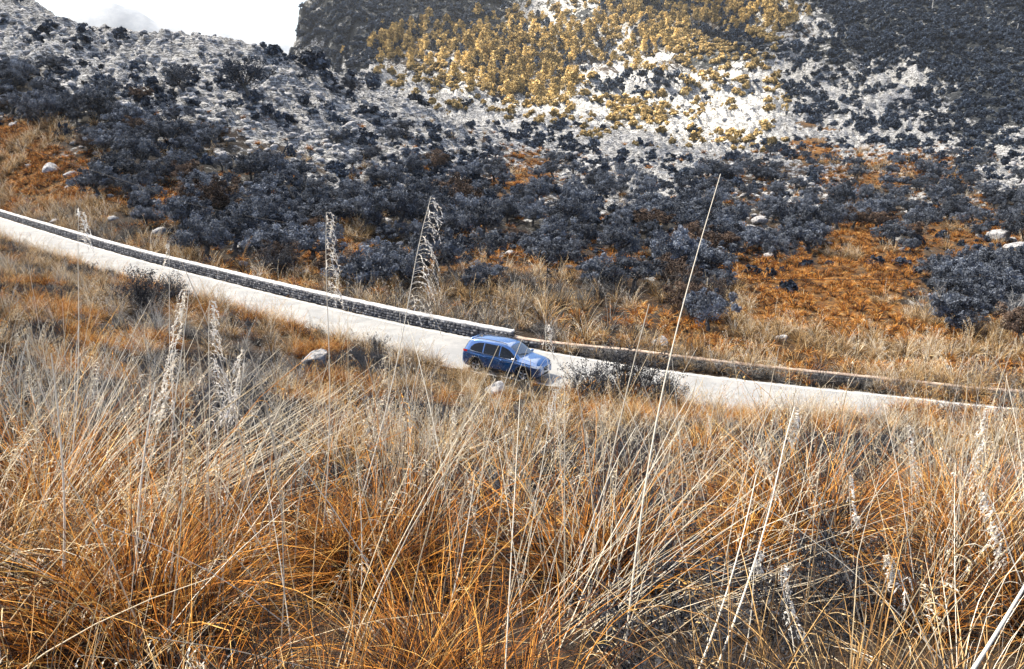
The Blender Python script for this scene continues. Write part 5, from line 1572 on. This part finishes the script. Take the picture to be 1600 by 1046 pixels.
    for q, (dx, w_, h_) in enumerate(((-.05, .085, .06), (-.02, .10, .078), (.04, .095, .07), (.09, .05, .04))):
        for a in range(10):
            V.append([mx0 + dx, y0 + sg * .17 + w_ * math.cos(6.2832 * a / 10), 1.03 + h_ * math.sin(6.2832 * a / 10)])
    F = [[q * 10 + a, q * 10 + (a + 1) % 10, q * 10 + 10 + (a + 1) % 10, q * 10 + 10 + a] for q in range(3) for a in range(10)]
    mc.add(V, F); mc.add(V[:10], [[0, i + 1, i] for i in range(1, 9)]); mc.add(V[-10:], [[0, i, i + 1] for i in range(1, 9)])
    mc.build('mirror', M['chrome' if sg < 0 else 'paint_blue'], car, True)
    # roof rail
    rr = MB(); pts = [[x, sg * (cs(x, ROOFW) - .03), cs(x, TOP) + (.012 if x in (-1.6, .3) else .028)] for x in (-1.6, -1.5, -1.1, -.6, -.1, .2, .3)]
    rr.tube(pts, .016, 6); rr.build('roof_rail', M['trim'], car, True)
    # headlight: swept lens wrapped round the corner
    hl = MB(); V = []
    for i in range(9):
        f = i / 8; x = 2.155 - .42 * f ** 1.4; zc = .725 + .085 * f; h_ = .065 - .035 * f
        for j in (-1, 0, 1):
            z = zc + h_ * j; yy_ = min(side_y(x, z), cs(x, HALF)) * (1.0 if f > .35 else (.80 + .2 * f / .35))
            V.append([x + (.014 if f < .5 else .004), sg * (yy_ + .012), z])
    F = np.array([[i * 3 + j, i * 3 + 3 + j, i * 3 + 4 + j, i * 3 + 1 + j] for i in range(8) for j in range(2)])
    hl.add(V, F if sg < 0 else F[:, ::-1]); hl.add(V, F if sg > 0 else F[:, ::-1]); hl.build('headlight', M['lamp'], car, True)
    fg = MB(); fg.tube([[2.09, sg * .60, .40], [2.155, sg * .585, .40]], [.055, .05], 10); fg.build('fog_light', M['chrome'], car)
    tl_ = MB(); V = []
    for i in range(7):
        f = i / 6; x = -2.16 + .34 * f
        for z in (.93 + .02 * f, .99 + .02 * f, 1.03 + .02 * f):
            V.append([x - .008, sg * (side_y(x, min(z, cs(x, BELT))) + .008) * (.9 if i == 0 else 1), z])
    F = np.array([[i * 3 + j, i * 3 + 3 + j, i * 3 + 4 + j, i * 3 + 1 + j] for i in range(6) for j in range(2)])
    tl_.add(V, F if sg > 0 else F[:, ::-1]); tl_.build('tail_light', M['lamp_red'], car, True)

def top_patch(name, mat, x0, x1, fy, off, nx=10, ny=10):
    V = []
    for x in np.linspace(x0, x1, nx):
        rw = cs(x, ROOFW) * fy; zt = cs(x, TOP)
        for q in np.linspace(-1, 1, ny):
            g = ci(abs(q) * fy, [(0, 1), (.28, .98), (.55, .9), (.8, .72), (.93, .45), (1, 0)])
            sl = (cs(x + .02, TOP) - cs(x - .02, TOP)) / .04; nn = math.hypot(1, sl)
            V.append([x - sl / nn * off, rw * q, zt - .05 + .05 * g + off / nn])
    F = [[i * ny + j, i * ny + ny + j, i * ny + ny + j + 1, i * ny + j + 1] for i in range(nx - 1) for j in range(ny - 1)]
    mb = MB(); mb.add(V, F)
    return mb.build(name, mat, car, True)
M['screen'] = NT('windscreen_glass').bsdf((.03, .035, .04), .05, 1.0, coat=1.0)
for nd in M['screen'].node_tree.nodes:
    if nd.type == 'BSDF_PRINCIPLED': nd.inputs['Coat IOR'].default_value = 2.2
top_patch('windscreen', M['screen'], .46, 1.10, .93, .007)
top_patch('tailgate_glass', M['glass_dark'], -2.07, -1.86, .93, .007, 6)
top_patch('bonnet', M['paint_blue'], 1.20, 2.06, .93, .006, 14, 12)
for sg in (-1, 1):
    wp = MB(); wp.tube([[1.10, sg * .1, cs(1.1, TOP) + .02], [.95, sg * .1 - .45, cs(.95, TOP) + .012]], .009, 4); wp.build('wiper', M['trim'], car)
# front: grille, badge ring, lower intake, plate, skid plate
def front_panel(name, mat, w0, w1, z0, z1, x, dx=.03, rec=0):
    mb = MB(); V = []
    for q in range(9):
        f = -1 + 2 * q / 8
        for z, w in ((z0, w0), (z1, w1)):
            V.append([x - .22 * abs(f) ** 2.4 * w, f * w, z]); 
    F = [[q * 2, q * 2 + 2, q * 2 + 3, q * 2 + 1] for q in range(8)]
    mb.add(V, F); mb.add([[v[0] - dx, v[1], v[2]] for v in V], np.array(F)[:, ::-1])
    return mb.build(name, mat, car, False)
gr = front_panel('grille', M['trim'], .30, .44, .53, .70, 2.205)
for q in range(3):
    b_ = MB(); z = .56 + q * .045; b_.tube([[2.21 - .01, -.26, z], [2.215, 0, z], [2.20, .26, z]], .008, 4); b_.build('grille_bar', M['trim'], gr)
vm = MB(); vm.tube([[2.205, -.26, .71], [2.222, -.10, .60], [2.222, -.06, .565], [2.222, .06, .565], [2.222, .10, .60], [2.205, .26, .71]], .014, 6); vm.build('grille_trim', M['chrome'], car, True)
bg_ = MB(); bg_.tube([[2.215 + .01, .05 * math.cos(6.2832 * a / 14), .655 + .05 * math.sin(6.2832 * a / 14)] for a in range(15)], .008, 5, cap=False); bg_.build('badge', M['chrome'], car)
front_panel('lower_intake', M['trim'], .50, .56, .30, .41, 2.20)
front_panel('skid_plate', M['alloy'], .40, .46, .245, .285, 2.185)
front_panel('number_plate', M['plate'], .26, .26, .435, .52, 2.235, .012)
rb = MB(); rb.box((-2.18, 0, .42), (.03, .62, .10)); rb.build('rear_bumper', M['trim'], car)
rp = MB(); rp.box((-2.19, 0, .86), (.012, .26, .055)); rp.build('rear_plate', M['plate'], car)
sp = MB(); sp.box((-1.80, 0, 1.552), (.09, .55, .012)); sp.build('spoiler', M['paint_blue'], car)
an = MB(); an.add([[-1.55, -.025, 1.595], [-1.55, .025, 1.595], [-1.35, 0, 1.60], [-1.56, 0, 1.68]], [[0, 2, 3], [1, 3, 2], [0, 3, 1]]); an.build('antenna_fin', M['trim'], car)
CAR_S = 0.0
uc, vc = proj(ROAD[:, 0], ROAD[:, 1], ROAD[:, 2])
s_car = float(np.interp(814, uc[uc.argsort()], arc[uc.argsort()]))
cx_, cy_, cz_, nx2, ny2 = road_at(s_car, -1.78)
fwd = np.array([ny2, -nx2]); dzs = (np.interp(s_car + 1.5, arc, ROAD[:, 2]) - np.interp(s_car - 1.5, arc, ROAD[:, 2])) / 3
car.location = (cx_, cy_, cz_ + .004)
car.rotation_euler = Euler((0, -math.atan(dzs), math.atan2(fwd[1], fwd[0]) - R(4)), 'XYZ')
tag(car, 'blue five-door sport utility car driving down the pale road', 'car')
